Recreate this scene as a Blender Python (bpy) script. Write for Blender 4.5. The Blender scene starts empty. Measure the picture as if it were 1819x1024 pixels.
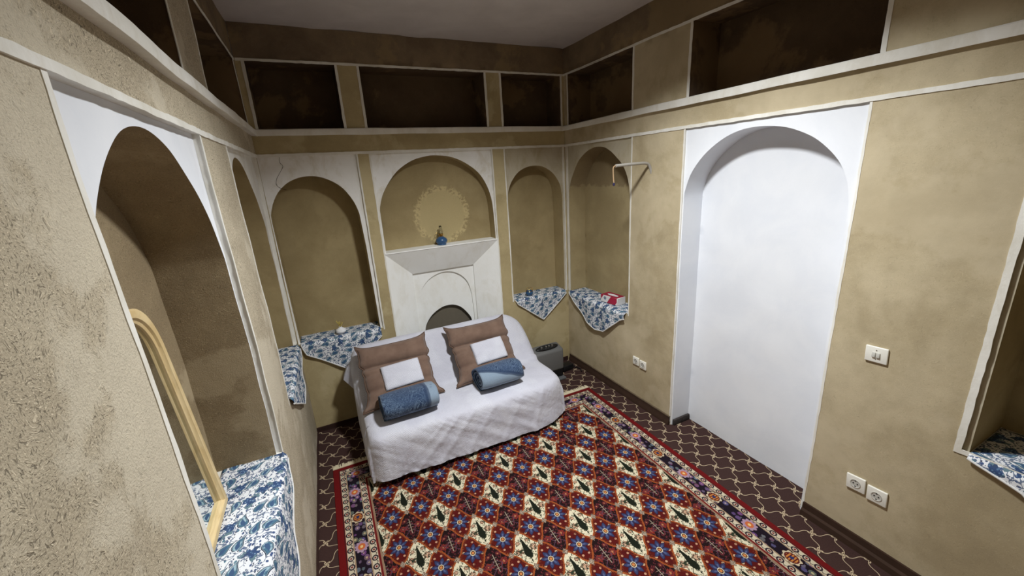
import bpy, bmesh, math, random
from mathutils import Vector, Matrix, noise
from mathutils.geometry import delaunay_2d_cdt
random.seed(7)
PI = math.pi
C = bpy.context.scene.collection

# ------------------------------------------------------------------ helpers
def link(o, parent=None):
    C.objects.link(o)
    if parent is not None:
        o.parent = parent
    return o

def obj(name, verts, faces, m, parent=None, smooth=True, uvs=None):
    me = bpy.data.meshes.new(name)
    me.from_pydata([tuple(v) for v in verts], [], faces)
    me.update()
    if uvs is not None:
        uv = me.uv_layers.new(name='UVMap')
        for l in me.loops:
            uv.data[l.index].uv = uvs[l.vertex_index]
    if smooth:
        me.polygons.foreach_set('use_smooth', [True] * len(me.polygons))
    me.materials.append(m)
    return link(bpy.data.objects.new(name, me), parent)

def from_bm(name, bm, m, parent=None, smooth=True):
    bmesh.ops.recalc_face_normals(bm, faces=bm.faces[:])
    me = bpy.data.meshes.new(name)
    bm.to_mesh(me); bm.free()
    if smooth:
        me.polygons.foreach_set('use_smooth', [True] * len(me.polygons))
        me.set_sharp_from_angle(angle=math.radians(40))
    me.materials.append(m)
    return link(bpy.data.objects.new(name, me), parent)

def tag(o, label, cat, group=None, kind=None):
    o['label'] = label
    o['category'] = cat
    if group: o['group'] = group
    if kind: o['kind'] = kind
    return o

def thing(name, label, cat, loc=(0, 0, 0), rotz=0, group=None):
    o = bpy.data.objects.new(name, None)
    o.empty_display_size = .05
    link(o)
    o.location = loc; o.rotation_euler = (0, 0, rotz)
    return tag(o, label, cat, group)

def box_bm(bm, size, center=(0, 0, 0), bevel=0.0, seg=2, rot=None):
    r = bmesh.ops.create_cube(bm, size=1.0)
    vs = r['verts']
    bmesh.ops.scale(bm, vec=size, verts=vs)
    if bevel > 0:
        es = list({e for v in vs for e in v.link_edges})
        rr = bmesh.ops.bevel(bm, geom=es, offset=bevel, segments=seg, affect='EDGES', profile=.5)
        vs = list({v for f in rr['faces'] for v in f.verts} | {v for v in vs if v.is_valid})
    if rot is not None:
        bmesh.ops.transform(bm, matrix=rot, verts=vs)
    bmesh.ops.translate(bm, vec=center, verts=vs)
    return vs

def lathe_bm(bm, prof, n=32, center=(0, 0, 0), caps=True):
    rings = []
    for r, z in prof:
        rings.append([bm.verts.new((center[0] + r * math.cos(2 * PI * i / n), center[1] + r * math.sin(2 * PI * i / n), center[2] + z)) for i in range(n)])
    for a, b in zip(rings, rings[1:]):
        for i in range(n):
            bm.faces.new((a[i], a[(i + 1) % n], b[(i + 1) % n], b[i]))
    if caps:
        if prof[0][0] > 1e-5: bm.faces.new(list(reversed(rings[0])))
        if prof[-1][0] > 1e-5: bm.faces.new(rings[-1])

def tube_bm(bm, pts, r, n=10, close=False):
    pts = [Vector(p) for p in pts]
    rings = []
    up = Vector((0, 0, 1))
    N = len(pts)
    prev = None
    for i, p in enumerate(pts):
        if close:
            t = pts[(i + 1) % N] - pts[i - 1]
        else:
            t = pts[min(i + 1, N - 1)] - pts[max(i - 1, 0)]
        t.normalize()
        if prev is None:
            a = up if abs(t.z) < .9 else Vector((1, 0, 0))
            s = t.cross(a).normalized()
        else:
            s = (prev - t * prev.dot(t)).normalized()
        prev = s
        u = s.cross(t)
        rr = r[i] if isinstance(r, (list, tuple)) else r
        rings.append([bm.verts.new(p + (s * math.cos(2 * PI * k / n) + u * math.sin(2 * PI * k / n)) * rr) for k in range(n)])
    m = N if close else N - 1
    for i in range(m):
        a, b = rings[i], rings[(i + 1) % N]
        for k in range(n):
            bm.faces.new((a[k], a[(k + 1) % n], b[(k + 1) % n], b[k]))
    if not close:
        bm.faces.new(list(reversed(rings[0]))); bm.faces.new(rings[-1])

def catmull(pts, sub=5):
    out = []
    n = len(pts)
    for i in range(n - 1):
        p0 = pts[max(i - 1, 0)]; p1 = pts[i]; p2 = pts[i + 1]; p3 = pts[min(i + 2, n - 1)]
        for k in range(sub):
            t = k / sub
            out.append(tuple(.5 * ((2 * b) + (-a + c) * t + (2 * a - 5 * b + 4 * c - d) * t * t + (-a + 3 * b - 3 * c + d) * t ** 3)
                             for a, b, c, d in zip(p0, p1, p2, p3)))
    out.append(tuple(pts[-1]))
    return out

# ------------------------------------------------------------------ node expressions
class V:
    def __init__(s, g, sock): s.g = g; s.s = sock
    def _b(a, op, b): return a.g.m(op, a, b)
    def __add__(a, b): return a._b('ADD', b)
    __radd__ = __add__
    def __sub__(a, b): return a._b('SUBTRACT', b)
    def __rsub__(a, b): return a.g.m('SUBTRACT', b, a)
    def __mul__(a, b): return a._b('MULTIPLY', b)
    __rmul__ = __mul__
    def __truediv__(a, b): return a._b('DIVIDE', b)
    def __lt__(a, b): return a._b('LESS_THAN', b)
    def __gt__(a, b): return a._b('GREATER_THAN', b)
    def __neg__(a): return a._b('MULTIPLY', -1.0)
    def abs(a): return a.g.m('ABSOLUTE', a)
    def sin(a): return a.g.m('SINE', a)
    def cos(a): return a.g.m('COSINE', a)
    def floor(a): return a.g.m('FLOOR', a)
    def frac(a): return a.g.m('FRACT', a)
    def sqrt(a): return a.g.m('SQRT', a)
    def max(a, b): return a._b('MAXIMUM', b)
    def min(a, b): return a._b('MINIMUM', b)
    def mod(a, b): return a._b('FLOORED_MODULO', b)
    def atan2(a, b): return a._b('ARCTAN2', b)

def lin(c):
    return tuple(((x / 255) / 12.92 if x / 255 <= .04045 else ((x / 255 + .055) / 1.055) ** 2.4) for x in c) + (1,)

class G:
    """one procedural material"""
    def __init__(s, name, rough=.8, spec=.3, metallic=0.0):
        s.mat = bpy.data.materials.new(name); s.mat.use_nodes = True
        s.nt = s.mat.node_tree; s.n = s.nt.nodes
        s.bs = s.n['Principled BSDF']
        s.bs.inputs['Roughness'].default_value = rough
        s.bs.inputs['Specular IOR Level'].default_value = spec
        s.bs.inputs['Metallic'].default_value = metallic
        s.tc = s.n.new('ShaderNodeTexCoord')
    def put(s, sock, x):
        if isinstance(x, V): s.nt.links.new(x.s, sock)
        elif x is not None:
            sock.default_value = x
    def m(s, op, a, b=None, c=None):
        n = s.n.new('ShaderNodeMath'); n.operation = op
        s.put(n.inputs[0], a)
        if b is not None: s.put(n.inputs[1], b)
        if c is not None: s.put(n.inputs[2], c)
        return V(s, n.outputs[0])
    def xyz(s, kind='Object'):
        n = s.n.new('ShaderNodeSeparateXYZ'); s.nt.links.new(s.tc.outputs[kind], n.inputs[0])
        return V(s, n.outputs[0]), V(s, n.outputs[1]), V(s, n.outputs[2])
    def vec(s, x, y, z=0.0):
        n = s.n.new('ShaderNodeCombineXYZ'); s.put(n.inputs[0], x); s.put(n.inputs[1], y); s.put(n.inputs[2], z)
        return V(s, n.outputs[0])
    def coord(s, kind='Object', scale=None, rot=None):
        v = V(s, s.tc.outputs[kind])
        if scale is None: return v
        n = s.n.new('ShaderNodeMapping'); s.put(n.inputs[0], v); n.inputs['Scale'].default_value = scale
        if rot: n.inputs['Rotation'].default_value = rot
        return V(s, n.outputs[0])
    def noise(s, v, scale, detail=3, rough=.55, dist=0.0, color=False):
        n = s.n.new('ShaderNodeTexNoise'); s.put(n.inputs['Vector'], v)
        n.inputs['Scale'].default_value = scale; n.inputs['Detail'].default_value = detail
        n.inputs['Roughness'].default_value = rough; n.inputs['Distortion'].default_value = dist
        return V(s, n.outputs['Color' if color else 'Fac'])
    def vor(s, v, scale, out='Distance', feature='F1', rnd=1.0):
        n = s.n.new('ShaderNodeTexVoronoi'); n.feature = feature; s.put(n.inputs['Vector'], v)
        n.inputs['Scale'].default_value = scale; n.inputs['Randomness'].default_value = rnd
        return V(s, n.outputs[out])
    def white(s, v):
        n = s.n.new('ShaderNodeTexWhiteNoise'); n.noise_dimensions = '3D'; s.put(n.inputs['Vector'], v)
        return V(s, n.outputs['Value'])
    def step(s, x, a, b):
        n = s.n.new('ShaderNodeMapRange'); n.interpolation_type = 'SMOOTHSTEP'; s.put(n.inputs[0], x)
        n.inputs[1].default_value = a; n.inputs[2].default_value = b
        return V(s, n.outputs[0])
    def mix(s, f, a, b, mode='MIX'):
        n = s.n.new('ShaderNodeMix'); n.data_type = 'RGBA'; n.blend_type = mode
        s.put(n.inputs[0], f); s.put(n.inputs[6], a); s.put(n.inputs[7], b)
        return V(s, n.outputs[2])
    def base(s, c): s.put(s.bs.inputs['Base Color'], c); return s
    def bump(s, h, strength=.3, dist=.01):
        n = s.n.new('ShaderNodeBump'); n.inputs['Strength'].default_value = strength
        n.inputs['Distance'].default_value = dist
        s.put(n.inputs['Height'], h)
        s.nt.links.new(n.outputs[0], s.bs.inputs['Normal'])
        return s

def plain(name, c, rough=.6, spec=.3, metallic=0.0, var=.06, scale=30, bump=0.0):
    g = G(name, rough, spec, metallic)
    l = lin(c)
    n = g.noise(g.coord(), scale, 3)
    d = tuple(max(0, x * (1 - var * 2.2)) for x in l[:3]) + (1,)
    g.base(g.mix(n, d, l))
    if bump: g.bump(n, bump, .004)
    return g.mat

# ------------------------------------------------------------------ materials
def mud(name, light, dark, straw=1.0, patch=None, patch_amt=.5, bump=.35, low=.45, fib=1.0, extra=None):
    """clay and straw plaster: cloudy tone, straw flecks, shallow trowel marks"""
    g = G(name, .95, .1)
    co = g.coord()
    big = g.noise(co, 1.7, 6, .62, .3)
    mid = g.noise(co, 9, 5, .6)
    c = g.mix(g.step(big, .34, .68), lin(dark), lin(light))
    c = g.mix(g.step(mid, .35, .75) * low, c, g.mix(.5, c, lin(tuple(x * .74 for x in dark))))
    keep = straw
    if patch:
        pf = g.step(g.noise(co, 1.25, 8, .62, .2), .52, .57)
        c = g.mix(pf * patch_amt, c, lin(patch))
        keep = (1.0 - pf * .75) * straw
    if extra: c = extra(g, c)
    h = mid * .6
    # straw: short fibres in three directions
    th = .675 - .035 * min(1, straw)
    wn = g.noise(co, 11, 2, .5, color=True)
    va = g.n.new('ShaderNodeVectorMath'); va.operation = 'MULTIPLY_ADD'
    g.put(va.inputs[0], wn); va.inputs[1].default_value = (.10, .10, .10); g.put(va.inputs[2], co)
    wc = V(g, va.outputs[0])
    def mapped(sc, rot):
        n = g.n.new('ShaderNodeMapping'); g.put(n.inputs[0], wc)
        n.inputs['Scale'].default_value = sc; n.inputs['Rotation'].default_value = rot
        return V(g, n.outputs[0])
    for k, (sc, rot, col) in enumerate([((52, 260, 260), (.3, .5, .4), tuple(min(255, x * 1.2) for x in light)),
                                        ((250, 230, 62), (.2, -.6, .9), tuple(x * .5 for x in dark)),
                                        ((80, 60, 230), (-.7, .2, -.5), tuple(min(255, x * 1.12) for x in light)),
                                        ((230, 70, 230), (.9, .1, .3), tuple(x * .58 for x in dark))]):
        f = g.noise(mapped(tuple(q * fib for q in sc), rot), 1.0, 1.5, .5)
        mk = g.step(f, th - .03, th + .03) * keep * .7
        c = g.mix(mk, c, lin(col))
        h = h + (mk * (.5 if k % 2 == 0 else -.7))
    grain = g.noise(co, 210, 2, .6)
    c = g.mix(g.step(grain, .35, .65) * keep * .3, c, g.mix(.6, c, lin(tuple(x * .5 for x in dark))))
    h = h + grain * .4 * straw
    g.base(c); g.bump(h, bump, .012)
    return g.mat

def round_patch(cx, cz, r, col):
    def f(g, c):
        x, y, z = g.xyz()
        dx = x - cx; dz = z - cz
        d = (dx * dx + dz * dz).sqrt() + (g.noise(g.coord(), 16, 6, .65) - .5) * .12
        ring = g.step((d - r).abs(), .035, .012) * g.step(g.noise(g.coord(), 40, 3), .42, .55)
        c = g.mix(g.step(d, r, r - .03) * .75, c, lin(col))
        return g.mix(ring * .6, c, lin(tuple(min(255, q * 1.1) for q in col)))
    return f
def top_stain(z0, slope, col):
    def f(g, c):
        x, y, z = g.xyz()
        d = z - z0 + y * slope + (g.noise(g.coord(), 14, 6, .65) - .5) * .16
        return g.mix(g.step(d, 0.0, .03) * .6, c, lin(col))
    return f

def plaster(name, c1, c2, dirt=None, dirt_amt=0.0, bump=.12):
    g = G(name, .85, .2)
    co = g.coord()
    n = g.noise(co, 3, 6, .6, .4)
    c = g.mix(g.step(n, .3, .7), lin(c1), lin(c2))
    if dirt:
        d = g.noise(g.coord('Object', (1, 1, .5)), 7, 9, .7, .5)
        c = g.mix(g.step(d, .46, .66) * dirt_amt, c, lin(dirt))
    g.base(c)
    g.bump(n + g.noise(co, 60, 3) * .3, bump, .01)
    return g.mat

M = {}
M['mud_back'] = mud('mud_plaster_yellow', (190, 174, 134), (168, 152, 114), .16, (206, 193, 156), .35, .16, .25)
M['mud_right'] = mud('mud_plaster_tan', (198, 184, 154), (172, 157, 126), .17, (202, 189, 162), .3, .2, .4)
M['mud_left'] = mud('mud_plaster_straw', (206, 194, 170), (182, 169, 146), .9, (212, 203, 183), .6, .45, .3, 1.35)
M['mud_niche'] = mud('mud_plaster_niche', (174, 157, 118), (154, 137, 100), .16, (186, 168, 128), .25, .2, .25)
M['mud_niche_patch'] = mud('mud_plaster_patched', (174, 157, 118), (154, 137, 100), .16, None, .0, .2, .25, extra=round_patch(1.43, 1.83, .25, (194, 177, 132)))
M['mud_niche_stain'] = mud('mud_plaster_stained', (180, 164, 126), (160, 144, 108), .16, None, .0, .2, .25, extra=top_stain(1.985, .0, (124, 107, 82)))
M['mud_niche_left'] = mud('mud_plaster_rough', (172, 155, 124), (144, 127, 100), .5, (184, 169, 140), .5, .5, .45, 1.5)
M['mud_shaded'] = mud('mud_plaster_shaded', (108, 90, 70), (90, 73, 58), .2, (150, 124, 88), .45, .2)  # upper niches: recess shade put into a darker mud colour, with lighter stain patches
M['mud_band'] = mud('mud_plaster_upper', (144, 126, 102), (116, 100, 83), .16, (164, 143, 104), .4, .2)
M['white'] = plaster('white_plaster', (232, 234, 238), (224, 227, 233))
M['white_dirty'] = plaster('weathered_white_plaster', (242, 241, 238), (232, 230, 224), (204, 194, 170), .5)
M['beige_plaster'] = plaster('beige_plaster', (196, 188, 168), (182, 172, 148), (166, 150, 116), .5)
M['fire_plaster'] = plaster('limewashed_plaster', (246, 247, 245), (241, 241, 237), (214, 208, 190), .25, .25)
M['trim_white'] = plaster('trim_paint', (238, 236, 229), (222, 219, 209), (194, 184, 160), .3, .3)
M['ceiling'] = plaster('ceiling_paint', (214, 208, 206), (202, 196, 194))
M['hearth'] = plain('hearth_grey', (112, 105, 92), .9, .1)
M['crack'] = plain('crack_dark', (70, 60, 48), .95, .05)
M['skirting'] = plain('dark_skirting', (66, 47, 36), .8, .2, scale=12, var=.2)
M['skirting_dust'] = plain('dusty_ledge', (120, 104, 84), .8, .2, scale=25, var=.25)
M['carpet_edge'] = plain('carpet_edge_brown', (64, 46, 42), .95, .05, scale=60, var=.2)
M['socket'] = plain('ivory_plastic', (236, 234, 224), .35, .5, var=.01)
M['socket_dark'] = plain('socket_holes', (40, 38, 36), .6, .2)
M['socket_grey'] = plain('socket_recess', (196, 194, 186), .45, .4, var=.02)
M['pipe'] = plain('grey_conduit', (166, 162, 154), .5, .4, var=.03)
M['wire'] = plain('tan_wire', (186, 156, 120), .6, .3)
M['wire_end'] = plain('dark_blue_connector', (40, 36, 74), .5, .3)
M['wood'] = None
M['brown_fabric'] = None
M['heater'] = plain('grey_heater_plastic', (102, 102, 101), .5, .4, var=.02)
M['heater_dark'] = plain('black_grille', (24, 24, 26), .45, .4)
M['heater_base'] = plain('grey_base_plate', (96, 98, 100), .5, .4)
M['chrome'] = plain('brushed_metal', (200, 200, 196), .25, .5, 1.0)
M['brass'] = plain('brass', (190, 156, 90), .3, .5, 1.0)
M['black'] = plain('black_plastic', (20, 20, 22), .5, .35)
M['fringe'] = plain('fringe_cotton', (218, 206, 176), .95, .1, scale=80)
M['porcelain'] = plain('white_porcelain', (238, 240, 244), .2, .5, var=.01)
M['leaf_yellow'] = plain('dry_sprig', (206, 186, 96), .8, .2)
M['hem'] = plain('white_hem', (232, 232, 230), .9, .1)

def wood_mat():
    g = G('pale_pine', .45, .35)
    v = g.coord('Object', (14, 2.0, 2.0))
    n = g.noise(v, 3.0, 4, .6, 1.2)
    f = g.noise(g.coord('Object', (60, 5, 5)), 4, 2)
    c = g.mix(g.step(n, .35, .65), lin((228, 206, 160)), lin((210, 184, 134)))
    c = g.mix(f * .3, c, lin((192, 162, 112)))
    g.base(c); return g.mat
M['wood'] = wood_mat()

def brown_mat():
    g = G('brown_suede', .95, .1)
    co = g.coord()
    n = g.noise(co, 9, 4)
    w = g.noise(co, 300, 2)
    c = g.mix(g.step(n, .3, .7), lin((112, 90, 78)), lin((130, 107, 93)))
    c = g.mix(w * .3, c, lin((96, 76, 65)))
    g.base(c); g.bs.inputs['Sheen Weight'].default_value = .25
    g.bump(w + g.noise(co, 26, 4) * 2.0, .25, .006)
    return g.mat
M['brown_fabric'] = brown_mat()
M['piping'] = plain('brown_piping', (104, 84, 72), .9, .1)

def sheet_mat(name, k=1.0):
    """white cotton woven with pale zigzag fern stripes"""
    g = G(name, .75, .25)
    u, v, _ = g.xyz('UV')
    per = .105
    tri = ((u / per).frac() - .5).abs() * per * 1.3
    w = ((v + tri) * (2 * PI / .0165) + g.noise(g.coord('UV', (1, 1, 1)), 6, 2) * 11.0).sin()
    patch = g.step(g.noise(g.coord('UV', (1, 1, 1)), 4.5, 1), .44, .60)
    f = g.step(w, -.5, .8) * patch
    c = g.mix(f, lin((196, 196, 207)), lin((212, 213, 221)))
    g.base(c)
    g.bump(g.noise(g.coord(), 20, 6, .62) + w * .03, .5, .014)
    g.bs.inputs['Sheen Weight'].default_value = .2
    return g.mat
M['sheet'] = sheet_mat('white_zigzag_sheet')

def blanket_mat(name, seed, plain_from, plain_dir):
    """plush blue blanket: swirling strands in navy over steel blue, one plain pale stretch"""
    g = G(name, .95, .1)
    x, y, z = g.xyz('UV')
    v = g.vec(x, y, seed)
    warp = g.noise(v, 5.0, 2, .5)
    w2 = g.noise(g.vec(x * .55 + y * .9, y * .55 - x * .9, seed + 3.0), 7.0, 3, .6, 2.0)
    lines = ((w2 * 84.0) + warp * 12.0).sin()
    fine = g.noise(v, 140, 2)
    c = g.mix(g.step(lines, -.5, .7), lin((40, 54, 80)), lin((100, 120, 144)))
    c = g.mix(g.step(warp, .46, .62) * .55, c, lin((52, 68, 96)))
    d = (x * plain_dir[0] + y * plain_dir[1]) + (warp - .5) * .05
    pm = g.step(d, plain_from, plain_from + .012)
    pl = g.mix(g.step(g.noise(v, 8, 2), .6, .66) * .6, lin((138, 155, 172)), lin((66, 82, 106)))
    edge = g.step((d - plain_from - .004).abs(), .022, .012)
    c = g.mix(pm, c, pl)
    c = g.mix(edge * .8, c, lin((44, 58, 84)))
    c = g.mix(fine * .3, c, lin((60, 78, 106)))
    g.base(c); g.bs.inputs['Sheen Weight'].default_value = .15
    g.bump(fine, .35, .006)
    return g.mat
M['blanket_a'] = blanket_mat('blue_plush_swirl', 1.3, .335, (1, 0))
M['blanket_b'] = blanket_mat('blue_plush_leaf', 6.1, .45, (-.40, -1.0))

def paisley_mat():
    g = G('paisley_cotton', .85, .15)
    u, v, _ = g.xyz('UV')
    white = lin((228, 230, 234))
    col = white
    nn = g.noise(g.vec(u, v, 0.0), 30, 2)
    for (sc, th, cc) in [(52.0, .27, (70, 88, 128)), (36.0, .22, (88, 124, 142)), (76.0, .24, (50, 54, 80)), (64.0, .25, (98, 108, 130))]:
        d = g.vor(g.vec(u * .8 + v * .35, v * 1.1 - u * .3, sc), sc)
        col = g.mix((d < th) * (nn > .36), col, lin(cc))
    vine = (g.noise(g.vec(u * 1.3, v, 5.0), 24, 1) - .5).abs()
    col = g.mix((vine < .022), col, lin((112, 124, 146)))
    def layer(px, py, ox, oy, seed, r0, flower_share):
        nonlocal col
        a = u / px + ox; b = v / py + oy
        row = b.floor()
        a = a + row * .5
        ci = a.floor(); fx = (a.frac() - .5) * px; fy = (b.frac() - .5) * py
        h = g.white(g.vec(ci, row, seed)); h2 = g.white(g.vec(ci, row, seed + 5.0))
        ang = (h - .5) * 1.1 + (h2 > .5) * PI
        cs = ang.cos(); sn = ang.sin()
        lx = (fx * cs + fy * sn) / r0; ly = (fy * cs - fx * sn) / r0
        isf = h2 < flower_share
        # teardrop with a bent tip
        ws = (lx + .62).max(0.0).sqrt() * (.98 - lx).max(0.0) * .60
        tip = (lx + .02).max(0.0)
        dd = (ly - tip * tip * .62 + .10).abs() - ws
        npz = (isf < .5) * (lx > -.66) * (lx < 1.02)
        col = g.mix((dd < .13) * npz, col, white)
        col = g.mix((dd < .045) * npz, col, lin((44, 48, 72)))
        col = g.mix((dd < -.03) * npz, col, lin((158, 184, 192)))
        col = g.mix((dd < -.06) * npz, col, lin((58, 78, 100)))
        col = g.mix((dd < -.11) * npz, col, g.mix(g.step(nn, .46, .56), lin((74, 110, 134)), lin((156, 182, 194))))
        col = g.mix((dd < -.27) * npz, col, lin((66, 90, 124)))
        # blue flower cluster with leaves
        rr = (lx * lx + ly * ly).sqrt(); th = ly.atan2(lx)
        pet = (th * 5.0).cos() * .12 + .62 + (nn - .5) * 1.5
        lea = pet + .34 * ((th * 3.0 + 1.0).cos())
        col = g.mix((rr < lea) * isf, col, g.mix(g.step(nn, .46, .52), lin((62, 78, 108)), lin((104, 128, 138))))
        cell = g.vor(g.vec(lx, ly, h), 4.2)
        col = g.mix((rr < pet * .85) * isf, col, lin((58, 78, 116)))
        col = g.mix((rr < pet * .85) * isf * (cell < .42), col, lin((90, 118, 152)))
        col = g.mix((rr < pet * .85) * isf * (cell < .2), col, lin((150, 174, 200)))
    layer(.118, .096, .2, .1, 2.0, .040, .34)
    layer(.118, .096, .68, .60, 9.0, .038, .45)
    g.base(col)
    g.bump(g.noise(g.coord('UV', (1, 1, 1)), 60, 3), .12, .004)
    return g.mat
M['paisley'] = paisley_mat()

def floor_mat():
    """dark brown carpet with a net of cream vines and pinwheel knots"""
    g = G('vine_net_carpet', .95, .1)
    x, y, _ = g.xyz()
    A = .170; B = .1640
    xs = x - 2.573; ys = y + 1.820
    a = xs / A + ys / B; b = xs / A - ys / B
    col = g.mix(g.noise(g.vec(x, y, 0.0), 160, 2), lin((52, 36, 34)), lin((72, 52, 48)))
    cream = lin((196, 176, 146))
    W = 2 * PI
    da = (((a + (b * W).sin() * .10 + .5).frac()) - .5).abs()
    db = (((b - (a * W).sin() * .10 + .5).frac()) - .5).abs()
    col = g.mix(g.step(da, .020, .011), col, cream)
    col = g.mix(g.step(db, .020, .011), col, cream)
    # pinwheel hooks at the knots
    ka = (a + .5).frac() - .5; kb = (b + .5).frac() - .5
    kx = (ka + kb) * (A * .5); ky = (ka - kb) * (B * .5)
    r = (kx * kx + ky * ky).sqrt(); th = ky.atan2(kx)
    sp = ((th * 4.0 + r * 210.0).cos())
    mk = g.step(sp, .5, .8) * (r < .022) * (r > .003)
    col = g.mix(mk, col, cream)
    g.base(col)
    g.bump(g.noise(g.vec(x, y, 0.0), 420, 2), .3, .006)
    return g.mat
M['floor'] = floor_mat()

RUG_C = (1.302, -2.45); RUG_HX = 1.222; RUG_HY = 1.80; RUG_ROT = -.012
def rug_mat():
    g = G('persian_rug_pile', .95, .1)
    x, y, _ = g.xyz()                       # rug coordinates, origin in its middle
    nz = g.noise(g.vec(x, y, 0.0), 46, 2)
    nf = g.noise(g.vec(x, y, 4.0), 150, 2)
    P = .1955; Q = .252
    fx0 = .42 - RUG_C[0]; fy0 = -1.109 - RUG_C[1]
    a = (x - fx0) / P; b = (y - fy0) / Q
    # four families of cell corners; work with the nearest flower cell and the nearest in-between cell
    af = (a + .5).frac() - .5; bf = (b + .5).frac() - .5
    wob = (nz - .5) * .05
    # ogee edge between the two kinds of diamond
    e = af.abs() + bf.abs() - .5 + ((af.abs() - bf.abs()) * (2 * PI)).sin() * .045 + wob
    red = lin((86, 18, 16)); cream = lin((222, 212, 182)); black = lin((26, 14, 16))
    orange = lin((160, 92, 44)); blue = lin((54, 62, 96)); navy = lin((34, 30, 60))
    # in-between cell coordinates
    a2 = a.frac() - .5; b2 = b.frac() - .5
    par = (a.floor() + b.floor()).mod(2.0)
    is_c = par > .5                          # cypress cells
    # ---- in-between ground
    col = g.mix(is_c, black, cream)
    X = a2 * P; Y = b2 * Q
    r2 = (X * X + Y * Y).sqrt()
    # brown and red blossoms with curling stems
    for (ox, oy, rad, cc, ck) in [(.046, -.006, .022, (152, 112, 92), (134, 44, 36)), (.030, .054, .013, (120, 84, 66), (92, 34, 40))]:
        dx = X.abs() - ox; dy = Y - oy
        d = (dx * dx + dy * dy).sqrt()
        d = d + ((dy.atan2(dx) * 6.0).cos() * .16 + (nf - .5) * .9) * rad
        col = g.mix((d < rad), col, g.mix(is_c, lin(ck), lin(cc)))
        col = g.mix((d < rad * .7) * (nf > .5), col, g.mix(is_c, lin((70, 24, 28)), lin((216, 190, 160))))
        col = g.mix((d < rad * .3), col, g.mix(is_c, lin((190, 124, 86)), lin((196, 150, 120))))
    st = ((X * 95.0).sin() * .012 + Y * .5 - X.abs() * .9 + .030).abs()
    col = g.mix((st < .0028) * (r2 < .09), col, g.mix(is_c, lin((96, 50, 54)), lin((44, 54, 38))))
    st2 = ((Y * 120.0).sin() * .010 + X.abs() - .022 + Y * .12).abs()
    col = g.mix((st2 < .0026) * (Y < .02) * (Y > -.085), col, g.mix(is_c, lin((92, 62, 80)), lin((44, 54, 38))))
    leaf = g.vor(g.vec(X * 1.5, Y, 3.0), 62.0)
    lf2 = g.vor(g.vec(X, Y * 1.4, 7.0), 84.0)
    col = g.mix((lf2 < .27) * (nz < .54), col, g.mix(is_c, lin((84, 40, 44)), lin((62, 66, 48))))
    col = g.mix((leaf < .33) * (r2 > .02) * (nz > .36), col, g.mix(is_c, lin((104, 40, 46)), lin((40, 54, 40))))
    # cypress tree: pointed, leaning a little
    yy = (Y + .062) / .155
    wd = ((yy * 4.5).max(0.0).min(1.0)).sqrt() * (1.0 - yy).max(0.0) * .0285
    cyp = (X + (nz - .5) * .006).abs() < wd
    col = g.mix(cyp * is_c * (yy > 0.0), col, lin((18, 30, 20)))
    col = g.mix((X.abs() < .0022) * (Y < -.05) * (Y > -.095) * is_c, col, lin((18, 30, 20)))
    # pale stem cross in the black cells
    notc = par < .5
    cr = (X.abs() < .0022) * (Y.abs() < .06)
    col = g.mix(cr * notc, col, lin((166, 150, 130)))
    cr2 = (((Y * 44.0).frac() - .5).abs() < .06) * (X.abs() < .016) * (Y.abs() < .055)
    col = g.mix(cr2 * notc, col, lin((150, 134, 118)))
    # ---- red flower cells
    Xf = af * P; Yf = bf * Q
    rf = (Xf * Xf + Yf * Yf * .8).sqrt(); tf = Yf.atan2(Xf)
    fc = g.mix((((tf * 8.0).cos() * rf * 60.0 + nz * 2.0).abs() < .35) * (rf > .055), red, lin((96, 12, 16)))
    sx = Xf.abs() - .050; sy = Yf.abs() - .026
    sd = (sx * sx + sy * sy).sqrt()
    fc = g.mix(sd < .008, fc, lin((206, 176, 140)))
    sx = Xf.abs() - .020; sy = Yf.abs() - .072
    sd = (sx * sx + sy * sy).sqrt()
    fc = g.mix(sd < .007, fc, lin((196, 150, 120)))
    fp = (tf * (8.0 / (2 * PI)) + 8.0).frac() - .5
    petal = .055 - fp.abs() * .050 + (nf - .5) * .006
    mott = g.step(nf, .50, .62) * g.step(e, -.16, -.02)
    fc = g.mix(mott * .8, fc, lin((150, 84, 40)))
    fc = g.mix(g.step(nz, .5, .66) * .7, fc, lin((70, 14, 16)))
    fc = g.mix(rf < petal + .005, fc, navy)
    fc = g.mix(rf < petal, fc, blue)
    fc = g.mix((rf < petal) * (fp.abs() > .40), fc, lin((34, 26, 52)))
    fc = g.mix((rf < petal - .016) * (fp.abs() < .16), fc, lin((84, 96, 136)))
    fc = g.mix(rf < .0165, fc, lin((226, 208, 168)))
    fc = g.mix(rf < .0125, fc, lin((60, 30, 36)))
    fc = g.mix(rf < .008, fc, lin((204, 130, 70)))
    col = g.mix(e < 0.0, col, fc)
    col = g.mix(e.abs() < .030 + (nf - .5) * .03, col, orange)
    col = g.mix(e.abs() < .012, col, lin((150, 56, 30)))
    # knots where four diamonds meet
    ka = (a * 2.0).frac() - .5; 
    kx = ((a + .5 + .5).frac() - .5) * P; 
    # corners lie at (i+.5, j) and (i, j+.5)
    c1x = (a.frac() - .5) * P; c1y = bf * Q
    d1 = (c1x.abs() + c1y.abs() * .8)
    c2x = af * P; c2y = (b.frac() - .5) * Q
    d2 = (c2x.abs() + c2y.abs() * .8)
    dk = d1.min(d2)
    dk = dk + (nf - .5) * .016
    col = g.mix((dk < .019), col, lin((70, 46, 40)))
    col = g.mix((dk < .019) * ((dk * 700.0).sin() > -.1), col, lin((190, 172, 150)))
    # ---- border, measured as distance from the rug's edge
    ex = RUG_HX - x.abs(); ey = RUG_HY - y.abs()
    ed = ex.min(ey)
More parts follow.
